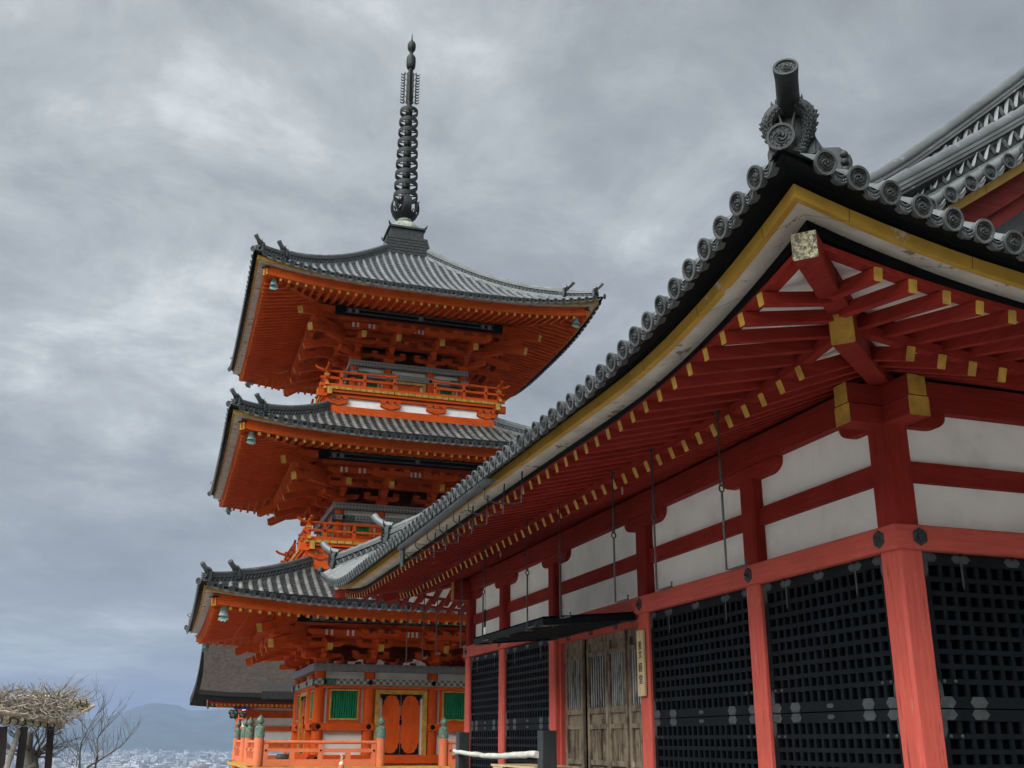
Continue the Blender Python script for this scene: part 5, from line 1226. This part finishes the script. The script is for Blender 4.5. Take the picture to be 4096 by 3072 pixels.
for tx, ty, r_ in ((720, 1330, .06), (620, 1180, .045), (700, 1080, .04), (860, 1290, .045), (130, 1390, .05), (250, 1420, .05), (160, 1150, .04), (950, 1050, .035), (1040, 1300, .03), (880, 1470, .035)):
    b = rp(*zc(tx, ty), 27.5+rng.uniform(-.8, .8))-TB; p_ = wander(mb, fork+V((0, 0, -.05)), b, r_*.8, r_*.32, 7, .05, rng, 0, 6)
    for q in range(5): d = (V(p_[-1])-V(p_[0])).normalized()+V((rng.uniform(-.7, .7), rng.uniform(-1, 1), rng.uniform(-.4, .7))); grow(mb, V(p_[rng.randrange(3, 8)]), d, rng.uniform(.25, .45), r_*.30, 2, rng, .75, .0, .22)
mb.build('crown', 'branch', tr)
base = rp(*zc(1255, 1640), 29); tr = thing('bare_tree', 'slim leafless tree with straight thin upswept branches right of the trellis', 'tree', (base.x, base.y, 0)); TB = V((base.x, base.y, 0))
rng = random.Random(9); mb = MB()
stems = [((1250, 1640), [(1258, 1400), (1275, 1270), (1370, 1080), (1470, 900), (1590, 690)]), ((1500, 1640), [(1530, 1480), (1530, 1200), (1590, 1100), (1680, 960), (1790, 760)]), ((1380, 1640), [(1560, 1540), (1700, 1450), (1900, 1320), (2020, 1180), (2090, 1050)])]
mb2 = MB(); roots = []
for b_, pts in stems:
    q0 = rp(*zc(*b_), 29)-TB; g = V((.05 if b_[0] > 1300 else 0, (q0.y)*.35, 0)); mb2.tube([g, q0.lerp(g, .5)+V((0, q0.y*.1, 0)), q0], [.055, .045, .034], 8)
    pp = [q0]+[rp(*zc(*p), 29+rng.uniform(-.3, .3))-TB for p in pts]; mb2.tube(pp, [.026, .022, .018, .013, .008, .003], 6); roots += pp
    for a, b in zip(pp, pp[1:]):
        for k in range(4):
            q = a.lerp(b, rng.random()); d = (b-a).normalized()+V((rng.uniform(-.5, .5), rng.choice((-1, 1))*rng.uniform(.4, .9), rng.uniform(0, .5)))
            grow(mb, q, d, rng.uniform(.3, .65), .0062, 1, rng, .5, .5, .06)
for a, b in (((1250, 1540), (1030, 1290)), ((1240, 1400), (1070, 1260)), ((1170, 1640), (890, 1460)), ((1370, 1060), (1240, 870)), ((1200, 1640), (1215, 1280)), ((1545, 1540), (1430, 1120)), ((1180, 1500), (1110, 1640))):
    wander(mb, rp(*zc(*a), 29)-TB, rp(*zc(*b), 29)-TB, .012, .004, 6, .012, rng, 0, 5)
    for k in range(4): q = (rp(*zc(*a), 29)-TB).lerp(rp(*zc(*b), 29)-TB, rng.uniform(.4, 1)); grow(mb, q, V((rng.uniform(-.3, .3), rng.uniform(-1, .6), rng.uniform(.2, 1))), .32, .005, 0, rng, .5, .4, .06)
mb2.build('trunk', 'branch', tr, smooth=True); mb.build('crown', 'branch', tr)
# ================================================================ small things
bar = thing('barrier', 'white birch pole slung between two square black posts before the lattice', 'barrier', (-8.8, -1.15, 0))
for x, w in ((-11.02, .20), (-6.62, .22)):
    mb = MB(); mb.beam((x+8.8, 0, 0), (x+8.8, 0, 1.795), w, w, up=(0, 1, 0), ch=.012); mb.build('post', 'blackwood', bar)
mb = MB(); pts = []; rs = []; rng = random.Random(2)
for k in range(25):
    t = k/24; x = -11.08+8.8+(4.42)*t; pts.append((x, -.13, 1.468-.045*sin(pi*min(1, t*1.05))+.008*rng.uniform(-1, 1))); rs.append(.035+.013*t+.003*rng.uniform(-1, 1))
mb.tube(pts, rs, 12); mb.build('pole', 'birch', bar, smooth=True)
ob = thing('offertory_box', 'dark box with a pale plank top under the birch pole', 'box', (-7.9, -.9, 0))
mb = MB(); mb.box(-1.0, 1.0, -.3, .3, .30, 1.24); mb.build('chest', 'black', ob)
mb = MB(); mb.box(-1.05, 1.05, -.36, .34, 1.27, 1.30); mb.build('lid', 'sign_wood', ob)
for x in (-.72, .35): mb = MB(); mb.prism([(x-.28, -.31, 1.27), (x+.28, -.31, 1.27), (x+.16, -.31, 1.18), (x-.16, -.31, 1.18)], (0, -.04, 0)); mb.build('bracket', 'sign_wood', ob)
mb = MB(); mb.box(-.9, .9, -.25, .25, 0, .30); mb.build('foot', 'blackwood', ob)
cn = thing('cone_cover', 'orange cone-shaped cover tied off in a pale twisted rope tip', 'cone cover', (-7.52, -3.93, 0))
mb = MB(); mb.lathe([(.30, 0), (.285, .02), (.24, .30), (.15, .75), (.075, 1.15), (.030, 1.335)], 20); mb.build('cover', 'cone', cn, smooth=True)
mb = MB()
for s_ in (0, pi): mb.tube([(.022*cos(s_+t*1.2)*(1-t/9), .022*sin(s_+t*1.2)*(1-t/9), 1.325+.016*t) for t in range(8)], .0085, 6)
mb.tube([(0, 0, 1.43), (0, -.012, 1.445), (0, .004, 1.462)], [.008, .010, .012], 6); mb.lathe([(.034, 1.315), (.034, 1.345), (.02, 1.36)], 10); mb.build('rope_tip', 'rope', cn)
pt = thing('pot', 'small round dark pot standing on the veranda behind the orange railing', 'pot', (-24.75, -2.70, .93))
mb = MB(); mb.lathe([(.10, 0), (.17, .06), (.215, .16), (.205, .25), (.165, .30), (.18, .325), (.165, .325), (.13, .30), (.02, .29)], 18); mb.build('vessel', 'pot', pt, smooth=True)
# ================================================================ air
hzb = MB(); hzb.box(-13500, 13500, -13500, 13500, -75, 420)
ho = hzb.build('haze', 'inside'); ho.data.materials.clear()
m = bpy.data.materials.new('haze'); m.use_nodes = True; t = m.node_tree
for n in list(t.nodes):
    if n.type == 'BSDF_PRINCIPLED': t.nodes.remove(n)
pv = nd(t, 'ShaderNodeVolumePrincipled'); pv.inputs['Color'].default_value = (.27, .36, .55, 1); pv.inputs['Density'].default_value = 1.35e-4; pv.inputs['Anisotropy'].default_value = 0.
t.links.new(pv.outputs[0], t.nodes['Material Output'].inputs['Volume']); ho.data.materials.append(m); tag(ho, kind='stuff')
sc.cycles.volume_max_steps = 64
